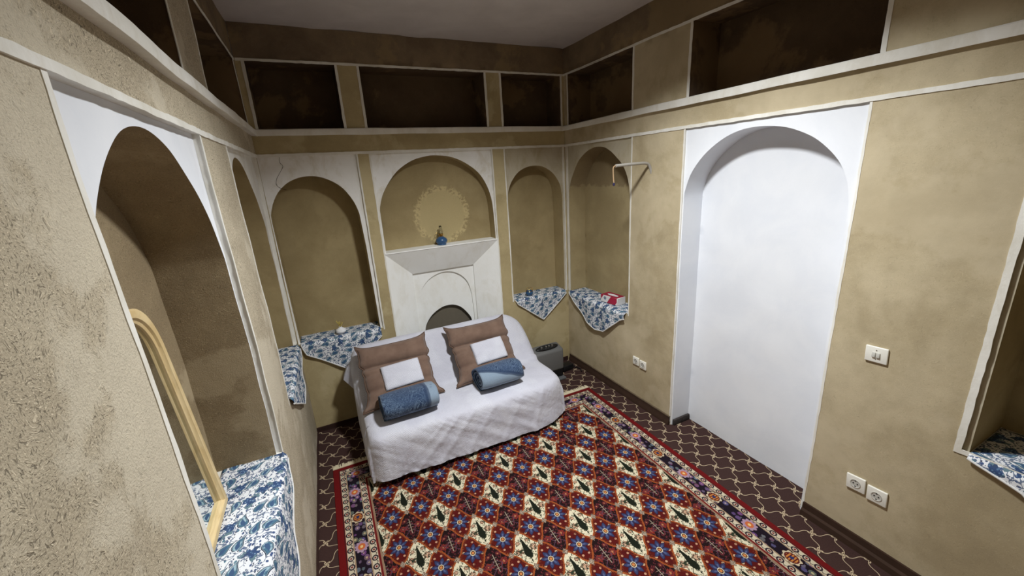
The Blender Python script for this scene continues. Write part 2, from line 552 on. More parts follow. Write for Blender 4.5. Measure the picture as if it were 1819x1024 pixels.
    along = g.mix(ex < ey, g.vec(x, 0.0, 0.0), g.vec(y, 0.0, 0.0))
    sp = g.n.new('ShaderNodeSeparateXYZ'); g.nt.links.new(along.s, sp.inputs[0])
    t = V(g, sp.outputs[0])
    FB = .243
    bc = lin((22, 18, 30))
    # inner lines
    bc = g.mix(ed > .232, bc, lin((150, 120, 96)))
    bc = g.mix((ed > .224) * (ed < .232), bc, lin((110, 24, 24)))
    # guards: pale ground, dark rings joined by a vine
    for (c0, hw) in [(.068, .021), (.200, .021)]:
        q = (ed - c0)
        inb = q.abs() < hw
        bc = g.mix(inb, bc, lin((206, 194, 168)))
        tt = ((t / .062).frac() - .5) * .062
        dr = (tt * tt * .8 + q * q).sqrt() + (nf - .5) * .004
        bc = g.mix(inb * (dr < .0185), bc, lin((38, 30, 40)))
        bc = g.mix(inb * (dr < .0110), bc, lin((196, 180, 160)))
        bc = g.mix(inb * (dr < .006), bc, lin((120, 36, 36)))
        vn = ((t * (2 * PI / .062)).cos() * .012 - q).abs()
        bc = g.mix(inb * (vn < .0024) * (dr > .0165), bc, lin((60, 44, 44)))
        bc = g.mix((q.abs() - hw).abs() < .0022, bc, lin((140, 60, 50)))
    # main band: palmettes alternating, leaves and curls between
    q = ed - .134
    inm = q.abs() < .042
    s1 = (t + .05) / .504
    u1 = (s1.frac() - .5) * .504
    u2 = ((s1 + .5).frac() - .5) * .504
    u3 = (((t + .05) / .252 + .5).frac() - .5) * .252
    lf = g.vor(g.vec(t, ed * 1.2, 0.0), 24.0) + (nf - .5) * .25
    lr = g.vor(g.vec(t, ed * 1.2, 0.0), 24.0, 'Color')
    bc = g.mix(inm * (lf < .46), bc, g.mix(.9, lr, lin((84, 66, 92))))
    bc = g.mix(inm * (lf < .2), bc, g.mix(.88, lr, lin((186, 158, 134))))
    d3 = (u3 * u3 + (q - .012) * (q - .012)).sqrt()
    bc = g.mix(inm * (d3 < .026) * (d3 > .015), bc, lin((214, 196, 160)))
    bc = g.mix(inm * (d3 < .013), bc, lin((196, 150, 70)))
    r1 = (u1 * u1 * .7 + q * q).sqrt() + (nf - .5) * .006; t1 = q.atan2(u1)
    pet1 = (t1 * 9.0).cos() * .004 + .040
    bc = g.mix(inm * (r1 < pet1 + .006), bc, lin((28, 14, 22)))
    bc = g.mix(inm * (r1 < pet1), bc, lin((206, 188, 158)))
    bc = g.mix(inm * (r1 < .032), bc, lin((90, 30, 30)))
    bc = g.mix(inm * (r1 < .026) * ((u1 * 420.0).sin() > -.2), bc, lin((196, 126, 62)))
    bc = g.mix(inm * (r1 < .010), bc, lin((40, 52, 96)))
    r4 = (u2 * u2 * .8 + q * q).sqrt() + (nf - .5) * .006; t4 = q.atan2(u2)
    pet4 = (t4 * 5.0).cos().abs() * .010 + .032
    bc = g.mix(inm * (r4 < pet4 + .004), bc, lin((34, 24, 40)))
    bc = g.mix(inm * (r4 < pet4), bc, lin((170, 140, 160)))
    bc = g.mix(inm * (r4 < .022), bc, lin((198, 104, 58)))
    bc = g.mix(inm * (r4 < .009), bc, lin((232, 196, 130)))
    bc = g.mix((q.abs() - .043).abs() < .0025, bc, lin((170, 150, 120)))
    # outer red
    bc = g.mix(ed < .046, bc, lin((60, 24, 26)))
    bc = g.mix(ed < .040, bc, lin((110, 18, 20)))
    col = g.mix(ed < FB, col, bc)
    fine = g.noise(g.vec(x, y, 0.0), 380, 2)
    col = g.mix(fine * .36, col, lin((46, 26, 24)))
    g.base(col)
    g.bump(fine, .35, .006)
    return g.mat
M['rug'] = rug_mat()

def mirror_mat():
    g = G('mirror_glass', .03, .5, 1.0)
    g.base(g.mix(g.noise(g.coord(), 2), lin((226, 230, 228)), lin((236, 238, 236))))
    return g.mat
M['mirror'] = mirror_mat()

def glass_mat(name, c, rough=.05):
    g = G(name, rough, .5)
    g.base(g.mix(g.noise(g.coord(), 4), lin(c), lin(tuple(x * .97 for x in c))))
    g.bs.inputs['Transmission Weight'].default_value = 1.0
    g.bs.inputs['IOR'].default_value = 1.45
    return g.mat
M['clear_glass'] = glass_mat('clear_glass', (240, 240, 236))
M['blue_glass'] = plain('cobalt_glass', (52, 92, 136), .3, .5, var=.15, scale=14)
M['blue_pot'] = plain('blue_glazed_pot', (52, 96, 140), .2, .5, var=.2, scale=30)

# ------------------------------------------------------------------ the room
W_ROOM = 2.76; H = 3.304; Y_FRONT = -4.75
def wob(a, b, s=0.0):
    return .010 * (noise.noise((a * 1.1, b * 1.1, s)) ) + .0035 * noise.noise((a * 5, b * 5, s + 9))

def wmap(w):
    """wall coordinates (u along the wall, d into the wall, z up) -> world"""
    if w == 'left':
        return lambda u, d, z: Vector((-.0205 * u - d + wob(u, z, 1.0), -u, z))
    if w == 'right':
        return lambda u, d, z: Vector((W_ROOM + .0035 * u + d + wob(u, z, 5.0), -u, z))
    return lambda u, d, z: Vector((u, d + wob(u, z, 11.0) * .7, z))

def inside(p, poly):
    x, y = p; c = False
    n = len(poly)
    for i in range(n):
        x1, y1 = poly[i]; x2, y2 = poly[i - 1]
        if (y1 > y) != (y2 > y) and x < (x2 - x1) * (y - y1) / (y2 - y1) + x1:
            c = not c
    return c

def sheet_with_holes(name, mp, d, outer, holes, m, parent, step=.05):
    """a wall face with openings, triangulated on a grid so the plaster can undulate"""
    verts = []; edges = []
    def add_loop(poly):
        k = len(verts)
        dense = []
        for i in range(len(poly)):
            a = Vector(poly[i]); b = Vector(poly[(i + 1) % len(poly)])
            nn = max(1, int((b - a).length / step))
            for j in range(nn): dense.append(a.lerp(b, j / nn))
        verts.extend(dense)
        n = len(dense)
        edges.extend((k + i, k + (i + 1) % n) for i in range(n))
    add_loop(outer)
    for h in holes: add_loop(h)
    x0 = min(p[0] for p in outer); x1 = max(p[0] for p in outer)
    z0 = min(p[1] for p in outer); z1 = max(p[1] for p in outer)
    nx = int((x1 - x0) / step); nz = int((z1 - z0) / step)
    for i in range(1, nx):
        for j in range(1, nz):
            p = (x0 + (x1 - x0) * (i + .5 * (j % 2)) / nx, z0 + (z1 - z0) * j / nz)
            if not inside(p, outer) or any(inside(p, h) for h in holes): continue
            verts.append(Vector(p))
    r = delaunay_2d_cdt([Vector((v[0], v[1])) for v in verts], edges, [], 0, 1e-5)
    vo, fo = r[0], r[2]
    keep = []
    for f in fo:
        c = sum((vo[i] for i in f), Vector((0, 0))) / len(f)
        if inside(c, outer) and not any(inside(c, h) for h in holes):
            keep.append(f)
    return obj(name, [mp(v[0], d, v[1]) for v in vo], keep, m, parent)

def lining(name, mp, outline, d0, d1, m, parent, closed=True, n=5, step=.04):
    """the reveal of an opening: its outline pushed into the wall"""
    vs = []; fs = []
    k = len(outline)
    dense = []
    for i in range(k if closed else k - 1):
        a = Vector(outline[i]); b = Vector(outline[(i + 1) % k])
        q = max(1, int((b - a).length / step))
        for j in range(q): dense.append(a.lerp(b, j / q))
    if not closed: dense.append(Vector(outline[-1]))
    K = len(dense)
    for i in range(n + 1):
        for p in dense: vs.append(mp(p[0], d0 + (d1 - d0) * i / n, p[1]))
    for i in range(n):
        for j in range(K if closed else K - 1):
            a = i * K + j; b = i * K + (j + 1) % K
            fs.append((a, b, b + K, a + K))
    o = obj(name, vs, fs, m, parent)
    o.data.set_sharp_from_angle(angle=math.radians(35))
    return o

def strip(bm, mp, pts, w, t, d=0.0, side=0.0, jit=.0016, step=.035):
    """a hand painted plaster edge: a low raised band along pts (u,z) on the wall"""
    dense = []
    for i in range(len(pts) - 1):
        a = Vector(pts[i]); b = Vector(pts[i + 1])
        q = max(1, int((b - a).length / step))
        for j in range(q): dense.append(a.lerp(b, j / q))
    dense.append(Vector(pts[-1]))
    rows = []
    for i, p in enumerate(dense):
        tg = dense[min(i + 1, len(dense) - 1)] - dense[max(i - 1, 0)]
        tg.normalize()
        nrm = Vector((-tg.y, tg.x))
        w0 = -w / 2 + side * w / 2 + random.uniform(-jit, jit)
        w1 = w / 2 + side * w / 2 + random.uniform(-jit, jit)
        a = p + nrm * w0; b = p + nrm * w1
        rows.append([bm.verts.new(mp(a.x, d, a.y)), bm.verts.new(mp(a.x, d - t, a.y)),
                     bm.verts.new(mp(b.x, d - t, b.y)), bm.verts.new(mp(b.x, d, b.y))])
    for r, s in zip(rows, rows[1:]):
        for k in range(4):
            bm.faces.new((r[k], r[(k + 1) % 4], s[(k + 1) % 4], s[k]))
    bm.faces.new(rows[0]); bm.faces.new(list(reversed(rows[-1])))

def backrect(a):
    us = [p[0] for p in a]; zs = [p[1] for p in a]
    return rect(min(us) - .015, max(us) + .015, max(0.0, min(zs) - .01), max(zs) + .015)

def rect(u0, u1, z0, z1):
    return [(u0, z0), (u1, z0), (u1, z1), (u0, z1)]

Z_TOP = 3.068; Z_SHELF = 2.60; Z_MLD = 2.405
PD = .025                                   # how far the white panels lie behind the wall face

ARCH_LA = [(2.640, .90), (2.640, 1.9)] + catmull([(2.637, 2.0), (2.628, 2.07), (2.60, 2.125), (2.545, 2.19), (2.47, 2.255), (2.37, 2.318), (2.28, 2.352), (2.18, 2.366), (2.08, 2.360), (1.98, 2.330), (1.90, 2.288), (1.82, 2.228), (1.75, 2.16), (1.69, 2.075), (1.655, 1.99), (1.63, 1.90)], 4) + [(1.62, 1.6), (1.62, .90)]
ARCH_LB = [(1.055, .90), (1.04, 1.5), (1.03, 1.9)] + catmull([(1.02, 2.0), (1.005, 2.1), (.96, 2.22), (.88, 2.315), (.76, 2.362), (.64, 2.355), (.52, 2.305), (.40, 2.22), (.28, 2.11), (.19, 2.0), (.13, 1.88)], 4) + [(.09, 1.6), (.075, .90)]
ARCH_BL = [(.020, .87), (.012, 1.5), (.010, 1.92)] + catmull([(.012, 1.97), (.042, 2.055), (.092, 2.137), (.155, 2.196), (.214, 2.228), (.277, 2.246), (.338, 2.250), (.398, 2.243), (.457, 2.222), (.516, 2.188), (.572, 2.138), (.619, 2.066), (.650, 1.995), (.668, 1.92)], 3) + [(.680, 1.63), (.690, .87)]
ARCH_BM = [(.838, 1.55), (.840, 1.93)] + catmull([(.845, 1.96), (.880, 2.056), (.944, 2.155), (1.04, 2.258), (1.174, 2.335), (1.304, 2.366), (1.391, 2.370), (1.523, 2.354), (1.655, 2.300), (1.788, 2.200), (1.868, 2.068), (1.906, 1.93), (1.915, 1.80)], 4) + [(1.92, 1.55)]
ARCH_BR = [(2.082, .865), (2.080, 1.9)] + catmull([(2.082, 1.951), (2.095, 2.013), (2.132, 2.092), (2.2, 2.169), (2.276, 2.212), (2.351, 2.230), (2.416, 2.233), (2.481, 2.224), (2.547, 2.196), (2.613, 2.151), (2.667, 2.086), (2.705, 2.007), (2.722, 1.91)], 3) + [(2.722, 1.7), (2.725, .865)]
ARCH_R1 = [(.045, .86), (.045, 1.93)] + catmull([(.048, 1.96), (.075, 2.055), (.143, 2.164), (.222, 2.257), (.332, 2.325), (.443, 2.357), (.525, 2.362), (.614, 2.348), (.705, 2.307), (.779, 2.256), (.851, 2.197), (.908, 2.122), (.945, 2.031), (.960, 1.93)], 3) + [(.965, 1.5), (.968, .86)]
ARCH_DR = [(1.540, 0.0), (1.536, 1.93)] + catmull([(1.540, 1.964), (1.582, 2.084), (1.657, 2.188), (1.741, 2.262), (1.841, 2.320), (1.936, 2.349), (2.026, 2.357), (2.113, 2.352), (2.204, 2.335), (2.283, 2.305), (2.361, 2.264), (2.429, 2.210), (2.491, 2.144), (2.532, 2.075), (2.557, 2.0), (2.570, 1.92)], 3) + [(2.575, 1.4), (2.585, 0.0)]
ARCH_R3 = [(3.195, .845), (3.19, 1.93)] + catmull([(3.2, 1.98), (3.27, 2.14), (3.4, 2.26), (3.56, 2.34), (3.70, 2.36), (3.84, 2.34), (4.0, 2.26), (4.13, 2.14), (4.2, 1.98)], 4) + [(4.205, .845)]

walls = {}
def make_wall(w, u0, u1, m, lower, upper, band_m):
    mp = wmap(w)
    holes = [rect(*L['panel']) for L in lower]
    up = [rect(a, b, Z_SHELF, Z_TOP) for a, b in upper]
    outer = [(u0, 0.0), (u1, 0.0), (u1, Z_TOP), (u0, Z_TOP)]
    def notch(hs):
        # openings that reach the floor are cut as notches of the outline
        o = [(u0, 0.0)]
        rest = []
        for h in hs:
            if h[0][1] <= 0.001: o += [h[0], h[3], h[2], h[1]]
            else: rest.append(h)
        return o + [(u1, 0.0), (u1, Z_TOP), (u0, Z_TOP)], rest
    outer, rest = notch(holes)
    wall = sheet_with_holes('wall_' + w, mp, 0.0, outer, rest + up, m, None)
    wall['kind'] = 'structure'
    walls[w] = wall
    sheet_with_holes('frieze', mp, 0.0, [(u0, Z_TOP), (u1, Z_TOP), (u1, H), (u0, H)], [], band_m, wall)
    for a, b in upper:
        lining('upper_niche_lining', mp, rect(a, b, Z_SHELF, Z_TOP), 0.0, .27, M['mud_shaded'], wall)
        sheet_with_holes('upper_niche_back', mp, .27, rect(a - .01, b + .01, Z_SHELF - .01, Z_TOP + .01), [], M['mud_shaded'], wall)
    for L in lower:
        pu0, pu1, pz0, pz1 = L['panel']
        pr = rect(*L['panel'])
        arch = L['arch']
        # panel = rectangle minus arch, as one outline (the arch is open at its foot)
        a = list(arch)
        a[0] = (a[0][0], pz0); a[-1] = (a[-1][0], pz0)
        if a[0][0] < a[-1][0]: outl = [(pu0, pz0)] + a + [(pu1, pz0), (pu1, pz1), (pu0, pz1)]
        else: outl = [(pu1, pz0)] + a + [(pu0, pz0), (pu0, pz1), (pu1, pz1)]
        sheet_with_holes('plaster_panel', mp, PD, outl, [], L['pm'], wall, .04)
        rv = [(pu0, pz0), (pu0, pz1), (pu1, pz1), (pu1, pz0)]
        lining('panel_reveal', mp, rv, 0.0, PD, L['rm'], wall, closed=False, n=1)
        lining('niche_lining', mp, a, PD, PD + L['depth'], L['nm'], wall, closed=False)
        sheet_with_holes('niche_back', mp, PD + L['depth'], backrect(a), [], L['nm'], wall)
        if pz0 > .01:
            vs = []; q = 14
            lo = min(p[0] for p in (a[0], a[-1])); hi = max(p[0] for p in (a[0], a[-1]))
            lo = min(lo, pu0); hi = max(hi, pu1)
            for i in range(q + 1):
                for j in range(5): vs.append(mp(lo + (hi - lo) * i / q, (PD + L['depth']) * j / 4, pz0))
            fs = [(i * 5 + j, i * 5 + j + 1, (i + 1) * 5 + j + 1, (i + 1) * 5 + j) for i in range(q) for j in range(4)]
            obj('niche_sill', vs, fs, L['rm'], wall)
    return wall, mp

LL = [dict(panel=(1.61, 2.665, .90, Z_MLD), arch=ARCH_LA, depth=.25, pm=M['white'], rm=M['trim_white'], nm=M['mud_niche_left']),
      dict(panel=(.02, 1.085, .90, Z_MLD), arch=ARCH_LB, depth=.22, pm=M['white_dirty'], rm=M['trim_white'], nm=M['mud_niche'])]
LLX = dict(panel=(3.05, 4.10, .90, Z_MLD), arch=[(u + 1.44, z) for u, z in ARCH_LA], depth=.25, pm=M['white'], rm=M['trim_white'], nm=M['mud_niche_left'])
LBk = [dict(panel=(.005, .715, .87, Z_MLD), arch=ARCH_BL, depth=.20, pm=M['white_dirty'], rm=M['trim_white'], nm=M['mud_niche']),
       dict(panel=(.825, 1.93, 1.55, Z_MLD), arch=ARCH_BM, depth=.125, pm=M['white_dirty'], rm=M['trim_white'], nm=M['mud_niche_patch']),
       dict(panel=(2.07, 2.735, .865, Z_MLD), arch=ARCH_BR, depth=.19, pm=M['beige_plaster'], rm=M['trim_white'], nm=M['mud_niche'])]
LR = [dict(panel=(.03, .985, .86, Z_MLD), arch=ARCH_R1, depth=.20, pm=M['beige_plaster'], rm=M['trim_white'], nm=M['mud_niche_stain']),
      dict(panel=(1.53, 2.595, 0.0, Z_MLD), arch=ARCH_DR, depth=.195, pm=M['white'], rm=M['trim_white'], nm=M['white']),
      dict(panel=(3.17, 4.225, .845, Z_MLD), arch=ARCH_R3, depth=.36, pm=M['beige_plaster'], rm=M['trim_white'], nm=M['mud_niche'])]

UP_L = [(.05, 1.22), (1.635, 2.80), (3.2, 4.3)]
UP_B = [(.055, .660), (.834, 1.910), (2.072, 2.722)]
UP_R = [(.070, .985), (1.540, 2.605), (3.16, 4.25)]
PD = .025
wl, mpL = make_wall('left', 0.0, -Y_FRONT, M['mud_left'], LL, UP_L, M['mud_band'])

# the back wall carries the fireplace: cut its outline too
FP = (.825, 1.93, 0.0, 1.55)
def make_back():
    mp = wmap('back')
    holes = [rect(*L['panel']) for L in LBk if L['panel'][2] != 1.55]
    up = [rect(a, b, Z_SHELF, Z_TOP) for a, b in UP_B]
    outer = [(0, 0), (FP[0], 0), (FP[0], Z_MLD), (FP[1], Z_MLD), (FP[1], 0), (W_ROOM, 0), (W_ROOM, Z_TOP), (0, Z_TOP)]
    return outer, holes + up
_mk = make_wall
def make_wall_back():
    mp = wmap('back')
    outer, hs = make_back()
    wall = sheet_with_holes('wall_back', mp, 0.0, outer, hs, M['mud_back'], None)
    wall['kind'] = 'structure'
    sheet_with_holes('frieze', mp, 0.0, [(0, Z_TOP), (W_ROOM, Z_TOP), (W_ROOM, H), (0, H)], [], M['mud_band'], wall)
    for a, b in UP_B:
        lining('upper_niche_lining', mp, rect(a, b, Z_SHELF, Z_TOP), 0.0, .27, M['mud_shaded'], wall)
        sheet_with_holes('upper_niche_back', mp, .27, rect(a - .01, b + .01, Z_SHELF - .01, Z_TOP + .01), [], M['mud_shaded'], wall)
    for L in LBk:
        pu0, pu1, pz0, pz1 = L['panel']
        a = list(L['arch']); a[0] = (a[0][0], pz0); a[-1] = (a[-1][0], pz0)
        outl = [(pu0, pz0)] + a + [(pu1, pz0), (pu1, pz1), (pu0, pz1)]
        sheet_with_holes('plaster_panel', mp, PD, outl, [], L['pm'], wall, .04)
        lining('panel_reveal', mp, [(pu0, pz0), (pu0, pz1), (pu1, pz1), (pu1, pz0)], 0.0, PD, L['rm'], wall, closed=False, n=1)
        lining('niche_lining', mp, a, PD, PD + L['depth'], L['nm'], wall, closed=False)
        sheet_with_holes('niche_back', mp, PD + L['depth'], backrect(a), [], L['nm'], wall)
        if pz0 < 1.5:
            vs = [mp(pu0 + (pu1 - pu0) * i / 14, (PD + L['depth']) * j / 4, pz0) for i in range(15) for j in range(5)]
            fs = [(i * 5 + j, i * 5 + j + 1, (i + 1) * 5 + j + 1, (i + 1) * 5 + j) for i in range(14) for j in range(4)]
            obj('niche_sill', vs, fs, L['rm'], wall)
    walls['back'] = wall
    return wall, mp
PD = .018
wb, mpB = make_wall_back()
PD_BACK = PD; PD = .012
wr, mpR = make_wall('right', 0.0, -Y_FRONT, M['mud_right'], LR, UP_R, M['mud_band'])

# wall behind the camera, ceiling, floor
o = obj('wall_front', [(-.3, Y_FRONT, 0), (3.2, Y_FRONT, 0), (3.2, Y_FRONT, H), (-.3, Y_FRONT, H)], [(0, 1, 2, 3)], M['mud_right'], smooth=False); o['kind'] = 'structure'
bm = bmesh.new()
N = 40
gv = [[bm.verts.new((-.35 + 3.6 * i / N, .35 - 5.15 * j / N, H + .012 * noise.noise((i * .35, j * .35, 3)))) for j in range(N + 1)] for i in range(N + 1)]
for i in range(N):
    for j in range(N): bm.faces.new((gv[i][j], gv[i + 1][j], gv[i + 1][j + 1], gv[i][j + 1]))
o = from_bm('ceiling', bm, M['ceiling']); o['kind'] = 'structure'
fl_poly = [(-.15, .02), (2.78, .02), (2.78, -1.53), (3.02, -1.53), (3.02, -2.60), (2.80, -2.60), (2.80, -4.76), (-.15, -4.76)]
o = obj('floor', [(x, y, 0) for x, y in fl_poly], [tuple(range(len(fl_poly) - 1, -1, -1))], M['floor'], smooth=False); o['kind'] = 'structure'

# ------------------------------------------------------------------ white plaster trims
def trim(name, m, fill):
    bm = bmesh.new(); fill(bm)
    o = from_bm(name, bm, m); o['kind'] = 'structure'
    return o
UEND = -Y_FRONT - .02
def shelf(bm, mp, a, b, out):
    n = int((b - a) / .05)
    rows = []
    for i in range(n + 1):
        u = a + (b - a) * i / n
        j = lambda k: random.uniform(-k, k)
        zt = Z_SHELF + .002 + .004 * noise.noise((u * 3, 0, 7)); zb = 2.552 + .004 * noise.noise((u * 3, 4, 7))
        o_ = out + .004 * noise.noise((u * 2.3, 8, 1)) + j(.0008)
        rows.append([bm.verts.new(mp(u, .004, zb + .006)), bm.verts.new(mp(u, -o_, zb)), bm.verts.new(mp(u, -o_ - .002, zb + .012)),
                     bm.verts.new(mp(u, -o_, zt - .006)), bm.verts.new(mp(u, -o_ + .006, zt)), bm.verts.new(mp(u, .03, zt))])
    for r, s in zip(rows, rows[1:]):
        for k in range(5): bm.faces.new((r[k], r[k + 1], s[k + 1], s[k]))
    bm.faces.new(rows[0]); bm.faces.new(list(reversed(rows[-1])))
trim('trim_1', M['trim_white'], lambda bm: shelf(bm, mpL, .0, UEND, .040))
trim('trim_2', M['trim_white'], lambda bm: shelf(bm, mpB, .036, W_ROOM - .026, .022))
trim('trim_3', M['trim_white'], lambda bm: shelf(bm, mpR, .0, UEND, .030))
def mould(mp, a, b):
    def f(bm):
        strip(bm, mp, [(a, Z_MLD + .008), (b, Z_MLD + .008)], .022, .006)
    return f
trim('trim_4', M['trim_white'], mould(mpL, .0, UEND))
trim('trim_5', M['trim_white'], mould(mpB, .008, W_ROOM - .008))
trim('trim_6', M['trim_white'], mould(mpR, .0, UEND))
def topline(mp, a, b):
    return lambda bm: strip(bm, mp, [(a, Z_TOP + .002), (b, Z_TOP + .002)], .017, .004)
trim('trim_7', M['trim_white'], topline(mpL, .0, UEND))
trim('trim_8', M['trim_white'], topline(mpB, .006, W_ROOM - .006))
trim('trim_9', M['trim_white'], topline(mpR, .0, UEND))
def uprights(mp, ups, w=.020):
    def f(bm):
        for a, b in ups:
            for u, s in ((a, -1), (b, 1)):
                strip(bm, mp, [(u + s * .006, Z_SHELF), (u + s * .006, Z_TOP)], w, .003)
    return f
trim('trim_10', M['trim_white'], uprights(mpL, UP_L))
trim('trim_11', M['trim_white'], uprights(mpB, UP_B))
trim('trim_12', M['trim_white'], uprights(mpR, UP_R))
def jambs(mp, lst, w=.012):
    def f(bm):
        for u, z0, z1 in lst:
            strip(bm, mp, [(u, z0), (u, z1)], w, .0018)
    return f
trim('trim_13', M['trim_white'], jambs(mpL, [(1.605, .88, Z_MLD), (2.664, .88, Z_MLD), (1.09, .88, Z_MLD)], .020))
trim('trim_14', M['trim_white'], jambs(mpB, [(.720, .85, Z_MLD), (.820, .3, Z_MLD), (1.935, .3, Z_MLD), (2.064, .85, Z_MLD), (2.742, .86, Z_MLD)]))
trim('trim_15', M['trim_white'], jambs(mpR, [(.990, .84, Z_MLD), (1.525, .03, Z_MLD), (2.600, .03, Z_MLD), (.018, .86, Z_MLD)]))
trim('trim_16', M['trim_white'], lambda bm: (strip(bm, mpR, [(3.162, .83), (3.162, Z_MLD)], .026, .005), strip(bm, mpR, [(3.15, .842), (4.23, .842)], .022, .005)))
# a hairline crack in the plaster of the back-left panel
bm = bmesh.new()
strip(bm, mpB, catmull([(.155, 2.40), (.15, 2.36), (.165, 2.33), (.11, 2.25), (.095, 2.20), (.12, 2.17), (.16, 2.155)], 3), .003, .0006, d=PD_BACK - .0006, jit=.001)
from_bm('crack', bm, M['crack'], wb)

# skirting
def skirt(bm, pts_fn, a, b, h=.075, t=.022):
    n = max(2, int((b - a) / .08)); rows = []
    for i in range(n + 1):
        u = a + (b - a) * i / n
        P = [(.004, h), (-.012, h), (-.014, h * .55), (-t, h * .42), (-t - .004, 0.0), (.004, 0.0)]
        rows.append([bm.verts.new(pts_fn(u, d, z + .002 * noise.noise((u * 4, z * 9, 2)))) for d, z in P])
    for r, s in zip(rows, rows[1:]):
        for k in range(6): bm.faces.new((r[k], r[(k + 1) % 6], s[(k + 1) % 6], s[k]))
    bm.faces.new(rows[0]); bm.faces.new(list(reversed(rows[-1])))
bm = bmesh.new(); skirt(bm, mpR, .02, 1.528); 
o = from_bm('baseboard_right', bm, M['skirting']); o['kind'] = 'structure'
bm = bmesh.new()
strip(bm, lambda u, d, z: mpR(u, d, z), [(.02, .079), (1.53, .079)], .007, .014)
from_bm('dusty_edge', bm, M['skirting_dust'], o)
bm = bmesh.new(); skirt(bm, mpR, 2.605, UEND, .085, .026)
o = from_bm('baseboard_right', bm, M['skirting']); o['kind'] = 'structure'
bm = bmesh.new(); skirt(bm, mpB, .0, W_ROOM - .03, .045, .012)
o = from_bm('baseboard_back', bm, M['carpet_edge']); o['kind'] = 'structure'
bm = bmesh.new(); skirt(bm, mpL, .03, UEND, .012, .010)
o = from_bm('baseboard_left', bm, M['carpet_edge']); o['kind'] = 'structure'
bm = bmesh.new()
box_bm(bm, (.185, .02, .055), (2.875, -1.552, .027), .006, 2)
o = from_bm('baseboard_alcove', bm, plain('dark_carpet_upturn', (78, 72, 70), .95, .05, scale=40, var=.3)); o['kind'] = 'structure'

# ------------------------------------------------------------------ fireplace
def fireplace():
    t = thing('fireplace', 'whitewashed plaster fireplace with splayed surround in the middle of the back wall', 'fireplace', (1.377, 0, 0))
    mp0 = mpB
    off = Vector((1.377, 0, 0))
    mp = lambda u, d, z: mp0(u, d, z) - off
    u0, u1, zt = FP[0], FP[1], FP[3]
    i0, i1, iz = 1.070, 1.700, 1.295          # inner rectangle at depth .14
    D = .14
    def quad(name, a, b, c, d, m, n=12):
        vs = []; 
        a, b, c, d = map(Vector, (a, b, c, d))
        for i in range(n + 1):
            for j in range(n + 1):
                p = a.lerp(b, i / n).lerp(d.lerp(c, i / n), j / n)
                vs.append(mp(*p))
        fs = [(i * (n + 1) + j, (i + 1) * (n + 1) + j, (i + 1) * (n + 1) + j + 1, i * (n + 1) + j + 1) for i in range(n) for j in range(n)]
        return obj(name, vs, fs, m, t)
    F = M['fire_plaster']
    zf = zt - .012
    quad('splay', (u0, 0, 0), (i0, D, 0), (i0, D, iz), (u0, 0, zf), F)
    quad('splay', (i1, D, 0), (u1, 0, 0), (u1, 0, zf), (i1, D, iz), F)
    quad('splay', (i0, D, iz), (i1, D, iz), (u1, 0, zf), (u0, 0, zf), F)
    # mantel ledge
    bm = bmesh.new(); n = 24
    rows = []
    for i in range(n + 1):
        u = u0 + (u1 - u0) * i / n
        e = .003 * noise.noise((u * 6, 1, 4))
        rows.append([bm.verts.new(mp(u, .0, zf + e)), bm.verts.new(mp(u, -.006, zf + .004 + e)), bm.verts.new(mp(u, -.004, zt + e)), bm.verts.new(mp(u, .16, zt + .003))])
    for r, s in zip(rows, rows[1:]):
        for k in range(3): bm.faces.new((r[k], r[k + 1], s[k + 1], s[k]))
    from_bm('mantel_ledge', bm, F, t)
    # inner panel with arched field, field with arched fire opening
    st = .024
    lining('panel_step', mp, [(i0, 0), (i0, iz), (i1, iz), (i1, 0)], D, D + st, F, t, closed=False, n=1)
    A1 = [(1.105, 0), (1.105, .95)] + catmull([(1.108, .98), (1.125, 1.065), (1.165, 1.145), (1.235, 1.212), (1.32, 1.251), (1.40, 1.262), (1.49, 1.244), (1.575, 1.190), (1.635, 1.105), (1.665, .985)], 4) + [(1.672, .83), (1.674, 0)]
    sheet_with_holes('inner_panel', mp, D + st, [(i0, 0)] + A1 + [(i1, 0), (i1, iz), (i0, iz)], [], F, t, .04)
    lining('arch_step', mp, A1, D + st, D + st + .020, F, t, closed=False, n=1)
    A2 = [(1.13, 0), (1.13, .60)] + catmull([(1.132, .64), (1.15, .73), (1.221, .826), (1.32, .885), (1.40, .899), (1.475, .887), (1.553, .838), (1.634, .724), (1.65, .64)], 4) + [(1.655, 0)]
    sheet_with_holes('arched_field', mp, D + st + .020, [(A1[0][0], 0)] + A2 + [(A1[-1][0], 0)] + list(reversed(A1[1:-1])), [], F, t, .04)
    lining('hearth_lining', mp, A2, D + st + .020, D + .09, M['hearth'], t, closed=False, n=2)
    o = sheet_with_holes('hearth_back', mp, D + .09, A2, [], M['hearth'], t, .06)
    o['label'] = 'dull grey-brown board at the back of the arched fire opening'
fireplace()

